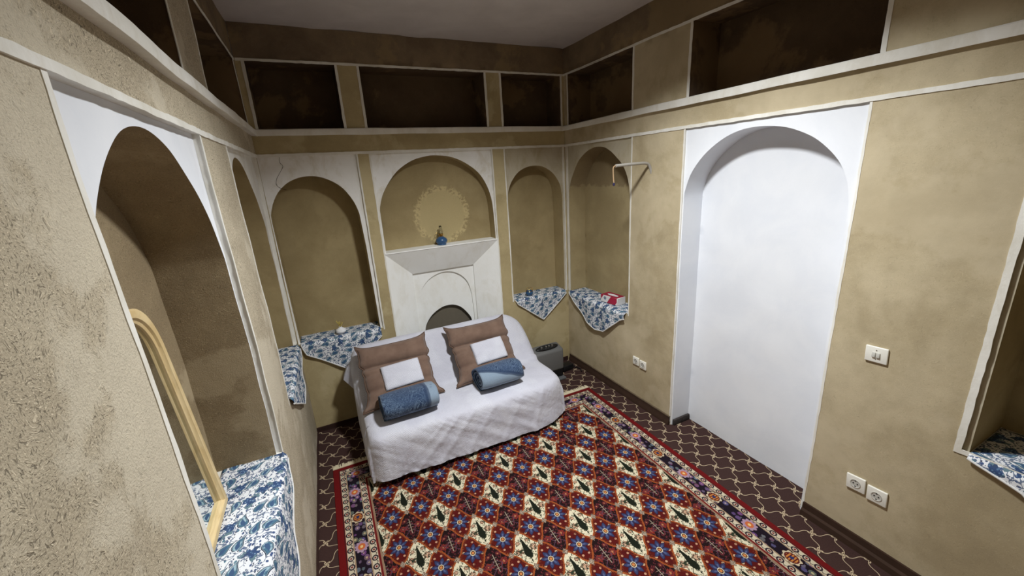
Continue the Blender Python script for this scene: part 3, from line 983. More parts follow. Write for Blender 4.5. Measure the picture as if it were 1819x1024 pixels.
# ------------------------------------------------------------------ niche cloths
def cloth(label, mp, u0, u1, zs, depth, front, seed, hang_out=.022, inset=.006):
    """cloth laid on a sill; front = list of (u, z) of its hanging hem from u0 to u1"""
    t = thing('niche_cloth', label, 'cloth', mp((u0 + u1) / 2, 0.0, zs), 0, 'paisley cloths on the niche sills')
    off = Vector(t.location)
    nu, nd, nh = 64, 14, 34
    vs = []; uv = []; fs = []
    fr = sorted(front)
    def zh(u):
        for (a, za), (b, zb) in zip(fr, fr[1:]):
            if a <= u <= b + 1e-9: return za + (zb - za) * (u - a) / max(1e-6, b - a)
        return fr[0][1] if u < fr[0][0] else fr[-1][1]
    hem = []
    for i in range(nu + 1):
        u = u0 + (u1 - u0) * i / nu
        zb = zh(u)
        L = max(.004, zs - zb)
        for j in range(nd + 1):
            d = (depth - inset) * (1 - j / nd)
            d = max(d, -hang_out * .2)
            wr = .004 + .0035 * noise.noise((u * 9, d * 14, seed)) + .003 * noise.noise((u * 22, d * 25, seed + 3))
            drop = -.004 * (j / nd) ** 6
            vs.append(mp(u, d, zs + max(.0015, wr + drop)) - off); uv.append((u, -(depth - d)))
        for k in range(1, nh + 1):
            s = L * k / nh
            bend = min(1.0, s / .03)
            fold = .006 * math.sin(u * 21 + seed * 2 + s * 6) * min(1, s / .12) + .009 * noise.noise((u * 7, s * 4, seed + 8)) * min(1, s / .10)
            d = -hang_out * math.sin(bend * PI / 2) - max(-.012, fold)
            z = zs + .004 - s + .004 * (1 - bend)
            vs.append(mp(u, d, z) - off); uv.append((u, -depth - s))
        hem.append(len(vs) - 1)
    R = nd + nh + 1
    for i in range(nu):
        for j in range(R - 1):
            fs.append((i * R + j, (i + 1) * R + j, (i + 1) * R + j + 1, i * R + j + 1))
    o = obj('fabric', vs, fs, M['paisley'], t, uvs=uv)
    md = o.modifiers.new('thickness', 'SOLIDIFY'); md.thickness = .002; md.offset = 0
    bm = bmesh.new()
    tube_bm(bm, [vs[i] for i in hem], .0055, 8)
    from_bm('hem', bm, M['hem'], t)
    return t
cloth('blue and white paisley cloth in the big left niche, under the wooden mirror', mpL, 1.625, 2.635, .90, .255, [(1.625, .86), (2.10, .42), (2.635, .80)], 1.0)
cloth('small paisley cloth in the narrow left-wall niche next to the room corner', mpL, .085, 1.05, .90, .225, [(.085, .86), (.50, .56), (1.05, .86)], 2.0)
cloth('paisley cloth under the small white vase, in the back-wall niche left of the sofa', mpB, .022, .688, .87, .205, [(.022, .86), (.05, .770), (.10, .735), (.36, .55), (.60, .72), (.688, .80)], 3.0)
cloth('paisley cloth with a pointed front under the small blue pot, right back-wall niche', mpB, 2.086, 2.722, .865, .195, [(2.086, .86), (2.11, .815), (2.419, .575), (2.722, .835)], 4.0)
cloth('paisley cloth holding the tissue box in the first right-wall niche', mpR, .050, .962, .86, .205, [(.050, .85), (.40, .60), (.538, .556), (.68, .585), (.90, .77), (.962, .80)], 5.0, .035)
cloth('paisley cloth in the dark niche at the right edge, near the light switch', mpR, 3.20, 4.20, .845, .365, [(3.20, .825), (3.37, .775), (3.70, .50), (4.20, .80)], 6.0)

# ------------------------------------------------------------------ mirror in the left niche
def mirror():
    # rests on the cloth, its back edge leaning on the niche wall
    yb0, yb1 = -1.878, -2.38
    x0, x1 = -.250, -.306
    z0, z1 = .912, 1.83
    t = thing('mirror', 'mirror in a pale wooden frame with rounded top, leaning in the big left niche', 'mirror', (x0, (yb0 + yb1) / 2, z0))
    lean = math.atan2(x0 - x1, z1 - z0)
    t.rotation_euler = (0, -lean, 0)
    w = yb0 - yb1; h = (z1 - z0) / math.cos(lean)
    def outline(ins):
        hw = w / 2 - ins
        pts = [(-hw, ins), (hw, ins)]
        top = h - ins
        r = .16 - ins * .6
        cc = [(hw, top - .17 + ins * .3), (hw - .012, top - .105), (hw - .045, top - .052), (hw - .10, top - .015), (hw - .17, top)]
        arc = catmull(cc, 4)
        return pts + arc + [(-a, b) for a, b in reversed(arc)]
    th = .028
    rails = [(0.0, 0.0), (0.0, th), (.010, th + .005), (.026, th + .002), (.029, th - .006), (.036, th - .010), (.036, .004)]
    bm = bmesh.new()
    loops = []
    for ins, d in rails:
        loops.append([bm.verts.new((d, y, z)) for y, z in outline(ins)])
    n = len(loops[0])
    for a, b in zip(loops, loops[1:]):
        for k in range(n): bm.faces.new((a[k], a[(k + 1) % n], b[(k + 1) % n], b[k]))
    from_bm('frame', bm, M['wood'], t)
    ol = outline(.030)
    bm = bmesh.new()
    f = bm.faces.new([bm.verts.new((.010, y, z)) for y, z in ol])
    b_ = bm.faces.new([bm.verts.new((.002, y, z)) for y, z in reversed(outline(.004))])
    from_bm('glass', bm, M['mirror'], t, smooth=False)
mirror()

# ------------------------------------------------------------------ rug
def rug():
    t = thing('rug', 'red Persian rug with rows of flower and cypress diamonds on the carpet', 'rug', (RUG_C[0], RUG_C[1], 0), RUG_ROT)
    n = 60; vs = []; top = []
    bm = bmesh.new()
    gv = []
    for i in range(n + 1):
        row = []
        for j in range(n + 1):
            x = -RUG_HX + 2 * RUG_HX * i / n; y = -RUG_HY + 2 * RUG_HY * j / n
            z = .011 + .001 * noise.noise((x * 4, y * 4, 1))
            if i in (0, n) or j in (0, n): z = .006
            row.append(bm.verts.new((x, y, z)))
        gv.append(row)
    for i in range(n):
        for j in range(n): bm.faces.new((gv[i][j], gv[i + 1][j], gv[i + 1][j + 1], gv[i][j + 1]))
    border = [gv[i][0] for i in range(n + 1)] + [gv[n][j] for j in range(1, n + 1)] + [gv[i][n] for i in range(n - 1, -1, -1)] + [gv[0][j] for j in range(n - 1, 0, -1)]
    lowv = [bm.verts.new((v.co.x, v.co.y, .001)) for v in border]
    K = len(border)
    for k in range(K): bm.faces.new((border[k], border[(k + 1) % K], lowv[(k + 1) % K], lowv[k]))
    from_bm('pile', bm, M['rug'], t)
    bm = bmesh.new()
    k = 0
    for sgn in (1, -1):
        for i in range(420):
            x = -RUG_HX + 2 * RUG_HX * (i + .5) / 420
            L = random.uniform(.040, .058)
            dx = random.uniform(-.010, .010)
            tube_bm(bm, [(x, sgn * (RUG_HY - .004), .008), (x + dx * .5, sgn * (RUG_HY + L * .5), .0075), (x + dx, sgn * (RUG_HY + L), .004)], [.0045, .0048, .003], 5)
    o = from_bm('fringe', bm, M['fringe'], t); o['kind'] = 'stuff'; o['label'] = 'cream cotton fringe'
rug()

# ------------------------------------------------------------------ sofa
SX0, SX1 = .385, 2.045
def sofa():
    t = thing('sofa', 'two-seat sofa under a white zigzag patterned cover in front of the fireplace', 'sofa', (1.21, -.55, 0))
    off = Vector((1.21, -.55, 0))
    prof = catmull([(-.115, .26), (-.120, .50), (-.135, .74), (-.165, .808), (-.215, .826), (-.265, .806), (-.33, .725), (-.43, .575), (-.50, .47), (-.535, .432), (-.60, .424), (-.75, .430), (-.90, .426), (-.985, .414), (-1.026, .380), (-1.042, .30), (-1.050, .18), (-1.058, .062)], 6)
    n = len(prof)
    # arc length for the woven pattern
    al = [0.0]
    for a, b in zip(prof, prof[1:]): al.append(al[-1] + math.hypot(a[0] - b[0], a[1] - b[1]))
    cols = []
    nx = 280
    R = .075
    side_n = 26
    verts = []; uvs = []; faces = []
    def hem(x, right):
        return .05
    def wrinkle(x, y, z, fr):
        f = 0.0
        f += .006 * noise.noise((x * 4.0, (y + z) * 4.0, 2.0))
        f += .0045 * noise.noise((x * 9 + y * 5, z * 7 - y * 6, 5.0))
        if fr > 0:
            for (fa, fs_, wd_, hh) in ((1.20, .95, .030, .012), (1.08, 1.10, .024, .009), (1.38, .80, .030, .009), (.72, .55, .028, .007), (1.62, .60, .030, .007), (1.82, .35, .028, .010), (.98, 1.2, .018, .006)):
                dd_ = (x - (fa - (.42 - z) * fs_)) / wd_
                f += .7 * hh * math.exp(-dd_ * dd_) * fr
        if fr > 0:   # folds fanning down the front
            q = x * 1.0 + z * 1.5
            f += fr * (.007 * noise.noise((q * 8.0, z * 2.2, 8.0)) + .006 * noise.noise((q * 19.0, z * 3.0, 4.0)) + .003 * noise.noise((q * 40.0, z * 6.0, 6.0)))
        return f
    # column list: left side columns (hanging), main columns, right side columns
    def place(s):
        """s in [-1..2]: <0 left skirt, 0..1 across, >1 right skirt"""
        col = []
        for k, (y, z) in enumerate(prof):
            if 0 <= s <= 1:
                x = SX0 + (SX1 - SX0) * s
                e = min(s, 1 - s) * (SX1 - SX0)
                dr = 0.0
                if e < R: dr = R - math.sqrt(max(0, R * R - (R - e) ** 2))
                zz = z
                fr = max(0, min(1, (-y - .98) / .06))
                # front corners are rounded in plan
                yy = y
                e2 = (1 - s) * (SX1 - SX0)
                if e2 < .30 and y < -.75:
                    yy = y + (1 - e2 / .30) ** 2 * .10 * min(1, (-y - .75) / .25)
                if s * (SX1 - SX0) < .10 and y < -.85:
                    yy = y + (1 - s * (SX1 - SX0) / .10) ** 2 * .05
                top = max(0, min(1, (z - .10) / .1))
                zz = z - dr * top * (.9 if y > -.5 else .7)
                # backrest shoulders fall away towards the right
                if y > -.50 and e2 < .26:
                    zz -= (1 - e2 / .26) ** 2 * .16 * max(0, (z - .42) / .4)
                if y > -.50 and s * (SX1 - SX0) < .14:
                    zz -= (1 - s * (SX1 - SX0) / .14) ** 2 * .05 * max(0, (z - .42) / .4)
                wv = wrinkle(x, y, z, fr)
                nrm = Vector((0, -.5, .8)) if fr < .5 else Vector((0, -1, .1))
                p = Vector((x, yy, zz)) + nrm * wv
                if k == n - 1: p.z = .058 + .012 * math.sin(x * 2.1 + 1.0) + .004 * noise.noise((x * 6, 0, 0))
                col.append(p)
            else:
                left = s < 0
                q = -s if left else s - 1
                edge = place(0.0 if left else 1.0)[k] if False else None
                col.append(None)
        return col
    main = [place(i / nx) for i in range(nx + 1)]
    def skirt(cols_edge, left):
        out = []
        for i in range(1, side_n + 1):
            q = i / side_n
            c = []
            for k, p in enumerate(cols_edge):
                zb = .055
                if left and p.y > -.40: zb = .60 - (-p.y - .12) * .4 if p.y > -.24 else .055 + max(0, (.24 + p.y + .16) / .16) * .40
                zb = min(zb, p.z)
                z = p.z + (zb - p.z) * q
                d = (p.z - z)
                sw = .018 * min(1, d / .06) + .012 * noise.noise((p.y * 9, z * 2, 3 if left else 6)) * min(1, d / .1) + .022 * d
                if left and p.y > -.24: sw += .42 * d
                x = p.x + (-sw if left else sw)
                c.append(Vector((x, p.y + .006 * noise.noise((p.y * 8, z * 6, 9)), z)))
            out.append(c)
        return out
    ls = skirt(main[0], True); rs = skirt(main[-1], False)
    allc = list(reversed(ls)) + main + rs
    for ci, c in enumerate(allc):
        for k, p in enumerate(c):
            verts.append(p - off)
            if ci < len(ls): uvs.append((p.x - (main[0][k].z - p.z), al[k]))
            elif ci >= len(ls) + len(main): uvs.append((p.x + (main[-1][k].z - p.z), al[k]))
            else: uvs.append((p.x, al[k]))
    for ci in range(len(allc) - 1):
        for k in range(n - 1):
            faces.append((ci * n + k, ci * n + k + 1, (ci + 1) * n + k + 1, (ci + 1) * n + k))
    o = obj('slipcover', verts, faces, M['sheet'], t, uvs=uvs)
    # frame and feet under the cover
    bm = bmesh.new()
    box_bm(bm, (SX1 - SX0 - .20, .78, .16), (0, -.03, .20), .02)
    from_bm('frame', bm, M['black'], t)
    for sx in (-1, 1):
        for sy in (-.36, .30):
            bm = bmesh.new()
            lathe_bm(bm, [(.022, 0), (.024, .01), (.018, .03), (.018, .112)], 16, (sx * .68, sy - .02, .0135))
            from_bm('foot', bm, M['black'], t)
    return t
sofa()

# ------------------------------------------------------------------ pillows, folded sheets, rolled blankets
def lean_frame(x, y0, z0, y1, z1, tw=0.0):
    """local axes: x across, y up the slope, z out of the slope"""
    up = Vector((tw, y1 - y0, z1 - z0)).normalized()
    ax = Vector((1, 0, 0)); ax = (ax - up * ax.dot(up)).normalized()
    nz = ax.cross(up)
    m = Matrix((ax, up, nz)).transposed().to_4x4()
    m.translation = (x, y0, z0)
    return m

def pillow(label, mat4, w, h, seed):
    t = thing('pillow', label, 'pillow', (0, 0, 0), group='brown pillows on the sofa')
    t.matrix_world = mat4
    nu, nv = 56, 64
    cre = .66                                   # where the top roll folds over
    def half(v):
        # outline half width at height v (0..1): eared bottom corners, pinched at the fold, eared top
        b = .445 + .085 * math.exp(-(v / .085) ** 2) - .012 * math.sin(PI * min(1, v / cre))
        pin = -.028 * math.exp(-((v - cre) / .03) ** 2)
        top = .030 * math.exp(-((v - 1.0) / .05) ** 2) + .018 * math.exp(-((v - cre - .08) / .05) ** 2)
        sc = -.012 * abs(math.cos(PI * v / cre * 2.5)) ** 8 if .08 < v < cre else 0
        return (b + pin + top + sc) * w
    vs = []; fs = []; rim = []
    for side in (1, -1):
        base = len(vs)
        for j in range(nv + 1):
            v = j / nv
            hw = half(v)
            for i in range(nu + 1):
                s = -1 + 2 * i / nu
                x = hw * s
                y = h * v
                y += .014 * h / .5 * (abs(s) ** 3) * (1 if v > .5 else -1) * (1 if v > .9 or v < .1 else .0)
                edge = max(0, 1 - abs(s) ** 4) ** .5
                if v < cre:
                    q = v / cre; prof = max(0, 1 - abs(2 * q - 1) ** 3.2) ** .5; th = .068
                else:
                    q = (v - cre) / (1 - cre); prof = max(0, 1 - abs(2 * q - 1) ** 2.4) ** .5; th = .066
                z = th * prof * edge
                # stitched ridges along the lower body, soft dents
                z += .006 * noise.noise((x * 8, y * 8, seed)) * edge
                if v < cre:
                    z += -.017 * abs(math.cos(PI * v / cre * 2.5)) ** 8 * edge * (.25 + .75 * abs(s)) * (1 if v > .06 else 0)
                if side < 0: z = -z * .55
                y += .028 * abs(s) ** 8 * max(0, (v - .86) / .14) ** 2
                vs.append(Vector((x, y, z + .035)))
        for j in range(nv):
            for i in range(nu):
                a = base + j * (nu + 1) + i
                f = (a, a + 1, a + nu + 2, a + nu + 1)
                fs.append(f if side > 0 else tuple(reversed(f)))
    def V_(side, j, i): return vs[(0 if side > 0 else (nu + 1) * (nv + 1)) + j * (nu + 1) + i]
    rim = [V_(1, 0, i) for i in range(nu + 1)] + [V_(1, j, nu) for j in range(1, nv + 1)] + [V_(1, nv, i) for i in range(nu - 1, -1, -1)] + [V_(1, j, 0) for j in range(nv - 1, 0, -1)]
    rim = [Vector((p.x, p.y, .035)) for p in rim]
    o = obj('cushion', vs, fs, M['brown_fabric'], t)
    o.data.update()
    bm = bmesh.new(); bm.from_mesh(o.data); bmesh.ops.remove_doubles(bm, verts=bm.verts[:], dist=.0015); bm.to_mesh(o.data); bm.free()
    o.data.polygons.foreach_set('use_smooth', [True] * len(o.data.polygons))
    bm = bmesh.new(); tube_bm(bm, rim[::2], .0075, 7, close=True)
    from_bm('piping', bm, M['piping'], t)
    return t

def folded(label, mat4, w, h, rot):
    t = thing('folded_sheet', label, 'sheet', (0, 0, 0), group='folded white sheets on the pillows')
    t.matrix_world = mat4 @ Matrix.Rotation(rot, 4, 'Z')
    def slab(name, z0, z1, sh, ww, hh):
        n = 16; vs = []; uv = []; fs = []
        for side in (0, 1):
            for j in range(n + 1):
                for i in range(n + 1):
                    a = -1 + 2 * i / n; b = -1 + 2 * j / n
                    e = min(1 - abs(a), 1 - abs(b))
                    rnd = min(1, max(0, e / .05)) ** .5
                    z = (z0 + z1) / 2 + ((z1 - z0) / 2) * (1 if side else -1) * (.35 + .65 * rnd)
                    z += .004 * noise.noise((a * 2, b * 2, sh)) + .010 * (1 - a * a) * .6 - .008 * b * b
                    vs.append((a * ww / 2, b * hh / 2, z)); uv.append((a * ww / 2 + .11 * sh, b * hh / 2))
        S = (n + 1) ** 2
        for j in range(n):
            for i in range(n):
                a = j * (n + 1) + i
                fs.append((S + a, S + a + 1, S + a + n + 2, S + a + n + 1))
                fs.append((a, a + n + 1, a + n + 2, a + 1))
        ring = [i for i in range(n + 1)] + [j * (n + 1) + n for j in range(1, n + 1)] + [n * (n + 1) + i for i in range(n - 1, -1, -1)] + [j * (n + 1) for j in range(n - 1, 0, -1)]
        K = len(ring)
        for k in range(K): fs.append((ring[k], ring[(k + 1) % K], S + ring[(k + 1) % K], S + ring[k]))
        return obj(name, vs, fs, M['sheet'], t, uvs=uv)
    slab('layer', 0, .010, 1.0, w, h)
    slab('layer', .011, .021, 2.0, w * .985, h * .98)
    return t

def roll(label, loc, rz, L, rx, rz_, mat, seed):
    """a rolled plush blanket: spiral of cloth, slightly flattened"""
    t = thing('rolled_blanket', label, 'blanket', loc, rz, 'rolled blue blankets on the sofa')
    turns = 3.2; n = 150
    thick = .020
    outer = []; inner = []
    for i in range(n + 1):
        q = i / n
        a = -2 * PI * turns * q - .5
        rad = .16 + .84 * q
        cx = rx * rad * math.cos(a); cz = rz_ * rad * math.sin(a)
        lump = 1 + .04 * math.sin(3 * a + seed)
        outer.append((cx * lump, cz * lump, q))
        s = max(0.02, 1 - thick / (max(rx, rz_) * rad))
        inner.append((cx * lump * s, cz * lump * s, q))
    m = 26
    vs = []; uv = []; fs = []
    loop = outer + list(reversed(inner))
    K = len(loop)
    arc = [0.0]
    for p, q in zip(loop, loop[1:]): arc.append(arc[-1] + math.hypot(p[0] - q[0], p[1] - q[1]))
    tot = arc[n]
    for j in range(m + 1):
        s = j / m
        x = (s - .5) * L
        e = 1 - .10 * abs(2 * s - 1) ** 6
        for k, (cx, cz, q) in enumerate(loop):
            w = 1 + .035 * noise.noise((x * 7, math.atan2(cz, cx), seed))
            wx = .010 * noise.noise((cz * 10, cx * 10, seed + 4)) * (2 * s - 1)
            zz = max(cz * e * w, -rz_ * .93)
            vs.append((x + wx + (.014 * (1 - q) * (1 if s < .5 else -1) * (abs(2 * s - 1) ** 3)), cx * e * w, zz + rz_ * .93))
            uv.append((s * L, arc[k] - tot))
    for j in range(m):
        for k in range(K):
            a = j * K + k; b = j * K + (k + 1) % K
            fs.append((a, a + K, b + K, b))
    # ends: quads between the outer and the inner run of the spiral
    for j, flip in ((0, False), (m, True)):
        for i in range(n):
            a = j * K + i; b = j * K + i + 1; c = j * K + (K - 1 - (i + 1)); d = j * K + (K - 1 - i)
            fs.append((a, b, c, d) if not flip else (d, c, b, a))
    obj('blanket_roll', vs, fs, mat, t, uvs=uv)
    bm = bmesh.new()
    yo, zo = outer[-1][0], outer[-1][1] + rz_ * .93
    return t

mL = lean_frame(.720, -.655, .432, -.325, .818, .0)
mR = lean_frame(1.485, -.655, .432, -.325, .818, .0)
pillow('brown pillow with a thick top roll on the left half of the sofa', mL, .62, .50, 1.0)
pillow('brown pillow with a thick top roll on the right half of the sofa', mR, .62, .50, 4.0)
folded('folded white sheet lying on the left brown pillow', mL @ Matrix.Translation((.02, .205, .098)), .31, .20, .04)
folded('folded white sheet lying on the right brown pillow', mR @ Matrix.Translation((.03, .215, .098)), .30, .20, .04)
roll('rolled dark blue plush blanket on the left seat with a plain pale right end', (.730, -.835, .437), .02, .42, .165, .104, M['blanket_a'], 1.0)
roll('rolled blue plush blanket on the right seat with a leaf on pale ground', (1.495, -.815, .437), .02, .385, .158, .106, M['blanket_b'], 2.2)

# ------------------------------------------------------------------ heater and power box behind the sofa
def heater():
    t = thing('heater', 'grey convector heater with top knobs behind the right end of the sofa', 'heater', (2.275, -.28, 0))
    bm = bmesh.new()
    vs = box_bm(bm, (.36, .15, .27), (0, 0, .245), .022, 4)
    for v in bm.verts:
        if v.co.z > .3 and v.co.y < 0: v.co.z -= .035 * min(1, (-v.co.y) / .075)
    from_bm('body', bm, M['heater'], t)
    bm = bmesh.new()
    lathe_bm(bm, [(.0, .006), (.95, .006), (1.0, .002), (1.0, -.004)], 32, caps=False)
    sl = Matrix.Rotation(.20, 4, 'X')
    for v in bm.verts:
        v.co = Vector((v.co.x * .135, v.co.y * .040, v.co.z))
        v.co = sl @ v.co + Vector((.01, -.010, .3775))
    from_bm('control_panel', bm, M['heater_dark'], t)
    for k, x in enumerate((-.055, .0, .035, .075)):
        bm = bmesh.new()
        lathe_bm(bm, [(.012, 0), (.012, .006), (.009, .012), (0.0, .012)], 16)
        for v in bm.verts: v.co = sl @ v.co + Vector((x, -.010, .382))
        o = from_bm('knob', bm, M['chrome'], t); o['label'] = 'pale metallic knob'
    bm = bmesh.new(); box_bm(bm, (.34, .13, .085), (0, 0, .070), .008)
    for i in range(5): box_bm(bm, (.33, .004, .006), (0, -.067, .042 + i * .015), .001, 1)
    o = from_bm('grille', bm, M['heater_dark'], t); o['label'] = 'black air outlet'
    bm = bmesh.new(); box_bm(bm, (.37, .20, .024), (0, -.01, .012), .008)
    from_bm('base', bm, M['heater_base'], t)
heater()
def powerbox():
    t = thing('power_adapter', 'small black adapter box on the floor in the right corner', 'adapter', (2.575, -.20, 0), .1)
    bm = bmesh.new(); box_bm(bm, (.15, .10, .065), (0, 0, .0325), .008)
    from_bm('case', bm, M['black'], t)
    bm = bmesh.new()
    tube_bm(bm, catmull([(.07, .0, .03), (.10, -.02, .012), (.12, -.10, .010), (.09, -.16, .010)], 5), .006, 8)
    from_bm('cable', bm, M['black'], t)
powerbox()

# ------------------------------------------------------------------ small things on the ledges
def oil_lamp():
    t = thing('oil_lamp', 'small blue glass oil lamp with clear chimney on the fireplace mantel', 'lamp', (1.375, .072, 1.5535))
    bm = bmesh.new(); lathe_bm(bm, [(.042, 0), (.044, .004), (.040, .010), (.052, .024), (.056, .040), (.048, .058), (.026, .074), (.016, .080)], 28)
    from_bm('font', bm, M['blue_glass'], t)
    bm = bmesh.new(); lathe_bm(bm, [(.018, .079), (.020, .086), (.014, .092), (.022, .098), (.022, .106), (.014, .108)], 20)
    tube_bm(bm, [(.014, 0, .094), (.034, 0, .096)], .002, 6)
    from_bm('burner', bm, M['brass'], t)
    bm = bmesh.new(); lathe_bm(bm, [(.018, .106), (.024, .122), (.020, .140), (.012, .160), (.012, .180)], 20, caps=False)
    o = from_bm('chimney', bm, M['clear_glass'], t)
    md = o.modifiers.new('thickness', 'SOLIDIFY'); md.thickness = .0012
    bm = bmesh.new()
    tube_bm(bm, [(-.046, .0, .012 + .045), (-.062, 0, .07), (-.060, 0, .095), (-.040, 0, .118), (-.024, 0, .112)], .0018, 6)
    from_bm('handle', bm, M['brass'], t)
oil_lamp()
def blue_pot():
    t = thing('pot', 'small blue pot with a brass rim on the paisley cloth, right back niche', 'pot', (2.285, .045, .873))
    bm = bmesh.new(); lathe_bm(bm, [(.024, 0), (.036, .010), (.042, .026), (.040, .044), (.034, .050), (.028, .046), (.026, .02), (0, .018)], 28)
    from_bm('bowl', bm, M['blue_pot'], t)
    bm = bmesh.new(); tube_bm(bm, [(.036 * math.cos(a * PI / 12), .036 * math.sin(a * PI / 12), .050) for a in range(24)], .003, 6, close=True)
    tube_bm(bm, [(-.036, 0, .048), (-.038, 0, .075), (-.020, 0, .088), (.020, 0, .088), (.038, 0, .075), (.036, 0, .048)], .0022, 6)
    from_bm('handle', bm, M['brass'], t)
blue_pot()
def vase():
    t = thing('vase', 'small round white vase with a dry yellow sprig in the niche left of the sofa', 'vase', (.355, .055, .876))
    bm = bmesh.new(); lathe_bm(bm, [(.020, 0), (.034, .008), (.044, .024), (.040, .040), (.022, .052), (.012, .058), (.014, .066), (.010, .066), (.009, .05)], 28)
    from_bm('body', bm, M['porcelain'], t)
    bm = bmesh.new()
    rr = random.Random(3)
    for k in range(9):
        a = rr.uniform(0, 2 * PI); l = rr.uniform(.035, .062)
        p0 = Vector((0, 0, .055)); p1 = Vector((.018 * math.cos(a), .018 * math.sin(a), .06 + l * .6)); p2 = Vector((.030 * math.cos(a), .030 * math.sin(a), .06 + l))
        tube_bm(bm, [p0, p1, p2], [.0012, .0015, .001], 5)
        for q in (.5, .75, 1.0):
            c = p0.lerp(p2, q); s = rr.uniform(.006, .010); b = rr.uniform(0, 6.28)
            d = Vector((math.cos(b), math.sin(b), .5)) * s; e = Vector((-math.sin(b), math.cos(b), .2)) * s * .5
            bm.faces.new([bm.verts.new(c), bm.verts.new(c + d * .5 + e), bm.verts.new(c + d), bm.verts.new(c + d * .5 - e)])
    from_bm('sprig', bm, M['leaf_yellow'], t, smooth=False)
vase()

def tissue_mat():
    g = G('tissue_box_print', .5, .4)
    x, y, z = g.xyz()
    w = g.noise(g.coord(), 18, 1)
    swirl = ((y * 30.0 + z * 22.0) + (x * 34.0).sin() * .8).sin()
    c = g.mix(g.step(swirl, .05, .12), lin((168, 30, 62)), lin((226, 222, 222)))
    dx = y - .052; dz = z - .045
    rr = (dx * dx + dz * dz).sqrt()
    c = g.mix((rr < .026) * (x < .0), c, lin((226, 228, 232)))
    c = g.mix((rr < .018) * (x < .0), c, lin((120, 134, 150)))
    c = g.mix((z > .0745) * ((y + (x * 40.0).sin() * .012).abs() < .098), c, lin((150, 24, 58)))
    c = g.mix(y < -.108, c, lin((232, 230, 228)))
    g.base(c); return g.mat
M['tissue'] = tissue_mat()
def tissue_box():
    t = thing('tissue_box', 'crimson and white tissue box on the paisley cloth of the first right niche', 'tissue box', (2.855, -.66, .868), .10)
    bm = bmesh.new(); box_bm(bm, (.115, .225, .075), (0, 0, .0375), .003, 1)
    from_bm('carton', bm, M['tissue'], t)
    bm = bmesh.new()
    lathe_bm(bm, [(0, .0), (1, 0), (1, .0008), (0, .0008)], 24, caps=False)
    for v in bm.verts: v.co = Vector((v.co.x * .022, v.co.y * .07, v.co.z + .0752))
    o = from_bm('opening', bm, M['porcelain'], t); o['label'] = 'white film over the oval opening'
tissue_box()

# ------------------------------------------------------------------ electrics on the right wall
def plate_frame(u, z):
    p = mpR(u, 0, z)
    return p
def socket(label, u, z, s, tilt, group='wall sockets'):
    p = plate_frame(u, z)
    t = thing('wall_socket', label, 'socket', p, 0, group)
    t.rotation_euler = (tilt, 0, 0)
    bm = bmesh.new(); box_bm(bm, (.012, s, s), (-.006, 0, 0), .004, 3)
    from_bm('plate', bm, M['socket'], t)
    bm = bmesh.new()
    rot = Matrix.Rotation(-PI / 2, 4, 'Y')
    lathe_bm(bm, [(.024, .0), (.024, .0025), (.0215, .0025), (.0195, -.0), (0, -.0)], 28, caps=False)
    for v in bm.verts: v.co = rot @ v.co + Vector((-.0124, 0, 0))
    o = from_bm('recess', bm, M['socket_grey'], t)
    bm = bmesh.new()
    for dy in (-.0095, .0095):
        q = len(bm.verts)
        lathe_bm(bm, [(.0036, 0), (.0036, .0012), (0, .0012)], 12)
        bm.verts.ensure_lookup_table()
        for v in bm.verts[q:]: v.co = rot @ v.co + Vector((-.0122, dy, 0))
    for dz in (-.017, .017):
        box_bm(bm, (.002, .006, .005), (-.0132, 0, dz), 0)
    o = from_bm('contacts', bm, M['socket_dark'], t); o['label'] = 'dark pin holes and earth clips'
    return t
socket('upper-left ivory socket of the pair low on the wall right of the white alcove', 2.835, .402, .088, -.08)
socket('lower-right ivory socket of the pair low on the wall right of the white alcove', 2.932, .394, .088, -.06)
socket('left small socket of the far pair, between the tissue niche and the white alcove', 1.113, .436, .078, -.03)
socket('right small socket of the far pair, between the tissue niche and the white alcove', 1.202, .430, .078, -.03)
def switch():
    p = plate_frame(2.812, 1.180)
    t = thing('light_switch', 'ivory double light switch on the mud wall right of the alcove', 'switch', p)
    t.rotation_euler = (-.05, 0, 0)
    bm = bmesh.new(); box_bm(bm, (.011, .094, .084), (-.0055, 0, 0), .004, 3)
    from_bm('plate', bm, M['socket'], t)
    for dy in (-.009, .009):
        bm = bmesh.new(); box_bm(bm, (.010, .0155, .026), (-.0125, dy, 0), .002, 2, Matrix.Rotation(.14, 4, 'Y'))
        from_bm('rocker', bm, M['socket_grey'], t)
    for dz in (-.024, .024):
        bm = bmesh.new(); lathe_bm(bm, [(.003, 0), (.003, .001), (0, .001)], 10)
        for v in bm.verts: v.co = Matrix.Rotation(-PI / 2, 4, 'Y') @ v.co + Vector((-.011, 0, dz))
        from_bm('screw', bm, M['chrome'], t)
switch()
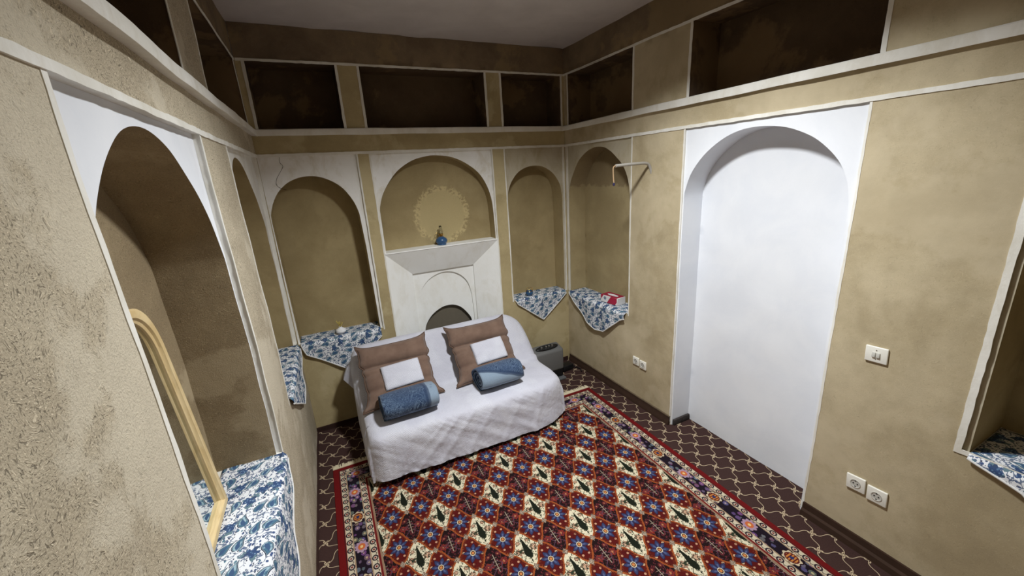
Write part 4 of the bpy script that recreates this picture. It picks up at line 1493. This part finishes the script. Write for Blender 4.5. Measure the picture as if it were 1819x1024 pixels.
def conduit():
    p = mpR(1.205, 0, 2.12)
    t = thing('conduit_pipe', 'bent grey conduit pipe sticking out of the wall by the right corner niche', 'pipe', p)
    bm = bmesh.new()
    tube_bm(bm, catmull([(.02, -.008, -.05), (.008, -.006, -.005), (-.004, -.003, .032), (-.022, .0, .058), (-.055, .003, .068), (-.12, .006, .0685), (-.22, .010, .066), (-.335, .014, .062)], 5), .0115, 14)
    from_bm('pipe', bm, M['pipe'], t)
    bm = bmesh.new()
    tube_bm(bm, catmull([(-.325, .013, .064), (-.345, .015, .060), (-.356, .017, .045), (-.355, .017, .0), (-.353, .016, -.035), (-.350, .015, -.062)], 5), .0042, 8)
    tube_bm(bm, catmull([(-.325, .018, .060), (-.346, .021, .050), (-.352, .022, .036)], 4), .003, 8)
    o = from_bm('wire', bm, M['wire'], t); o['label'] = 'tan wire hanging from the pipe end'
    bm = bmesh.new(); lathe_bm(bm, [(0, -.012), (.008, -.008), (.009, .0), (.006, .012), (0, .014)], 12, (-.350, .015, -.074), caps=False)
    o = from_bm('connector', bm, M['wire_end'], t); o['label'] = 'dark blue wire connector'
conduit()

# ------------------------------------------------------------------ light
LX, LY = 1.45, -2.12
t = thing('ceiling_lamp', 'round white ceiling lamp in the middle of the room', 'lamp', (LX, LY, H))
bm = bmesh.new(); lathe_bm(bm, [(.16, .0), (.16, -.045), (.15, -.055), (.145, -.05), (.145, -.02), (0, -.02)], 40, caps=False)
from_bm('housing', bm, M['socket'], t)
ld = bpy.data.lights.new('lamp_light', 'AREA'); ld.shape = 'DISK'; ld.size = .27; ld.energy = 73
ld.color = (.965, .99, 1.0); ld.spread = math.radians(140)
lo = bpy.data.objects.new('lamp_light', ld); link(lo, t); lo.location = (0, 0, -.06)

wd = bpy.data.worlds.new('room_world'); bpy.context.scene.world = wd; wd.use_nodes = True
wd.node_tree.nodes['Background'].inputs[0].default_value = (.5, .5, .55, 1)
wd.node_tree.nodes['Background'].inputs[1].default_value = .02

# ------------------------------------------------------------------ camera
cd = bpy.data.cameras.new('camera'); co = bpy.data.objects.new('camera', cd); C.objects.link(co)
right = Vector((.89617191, -.43962251, -.06006623)); down = Vector((-.17359987, -.2228163, -.95927889)); fwd = Vector((.40833685, .87010629, -.27600012))
m = Matrix((right, -down, -fwd)).transposed().to_4x4(); m.translation = (.31891258, -3.70459552, 2.1831114)
co.matrix_world = m
cd.sensor_fit = 'HORIZONTAL'; cd.sensor_width = 36.0; cd.lens = 715.759584 * 36.0 / 1819.0
cd.clip_start = .02
sc = bpy.context.scene
sc.camera = co
sc.view_settings.view_transform = 'Standard'; sc.view_settings.look = 'None'
sc.view_settings.gamma = 1.0; sc.view_settings.use_curve_mapping = False
sc.view_settings.exposure = 0.0
sc.cycles.max_bounces = 6; sc.cycles.diffuse_bounces = 5
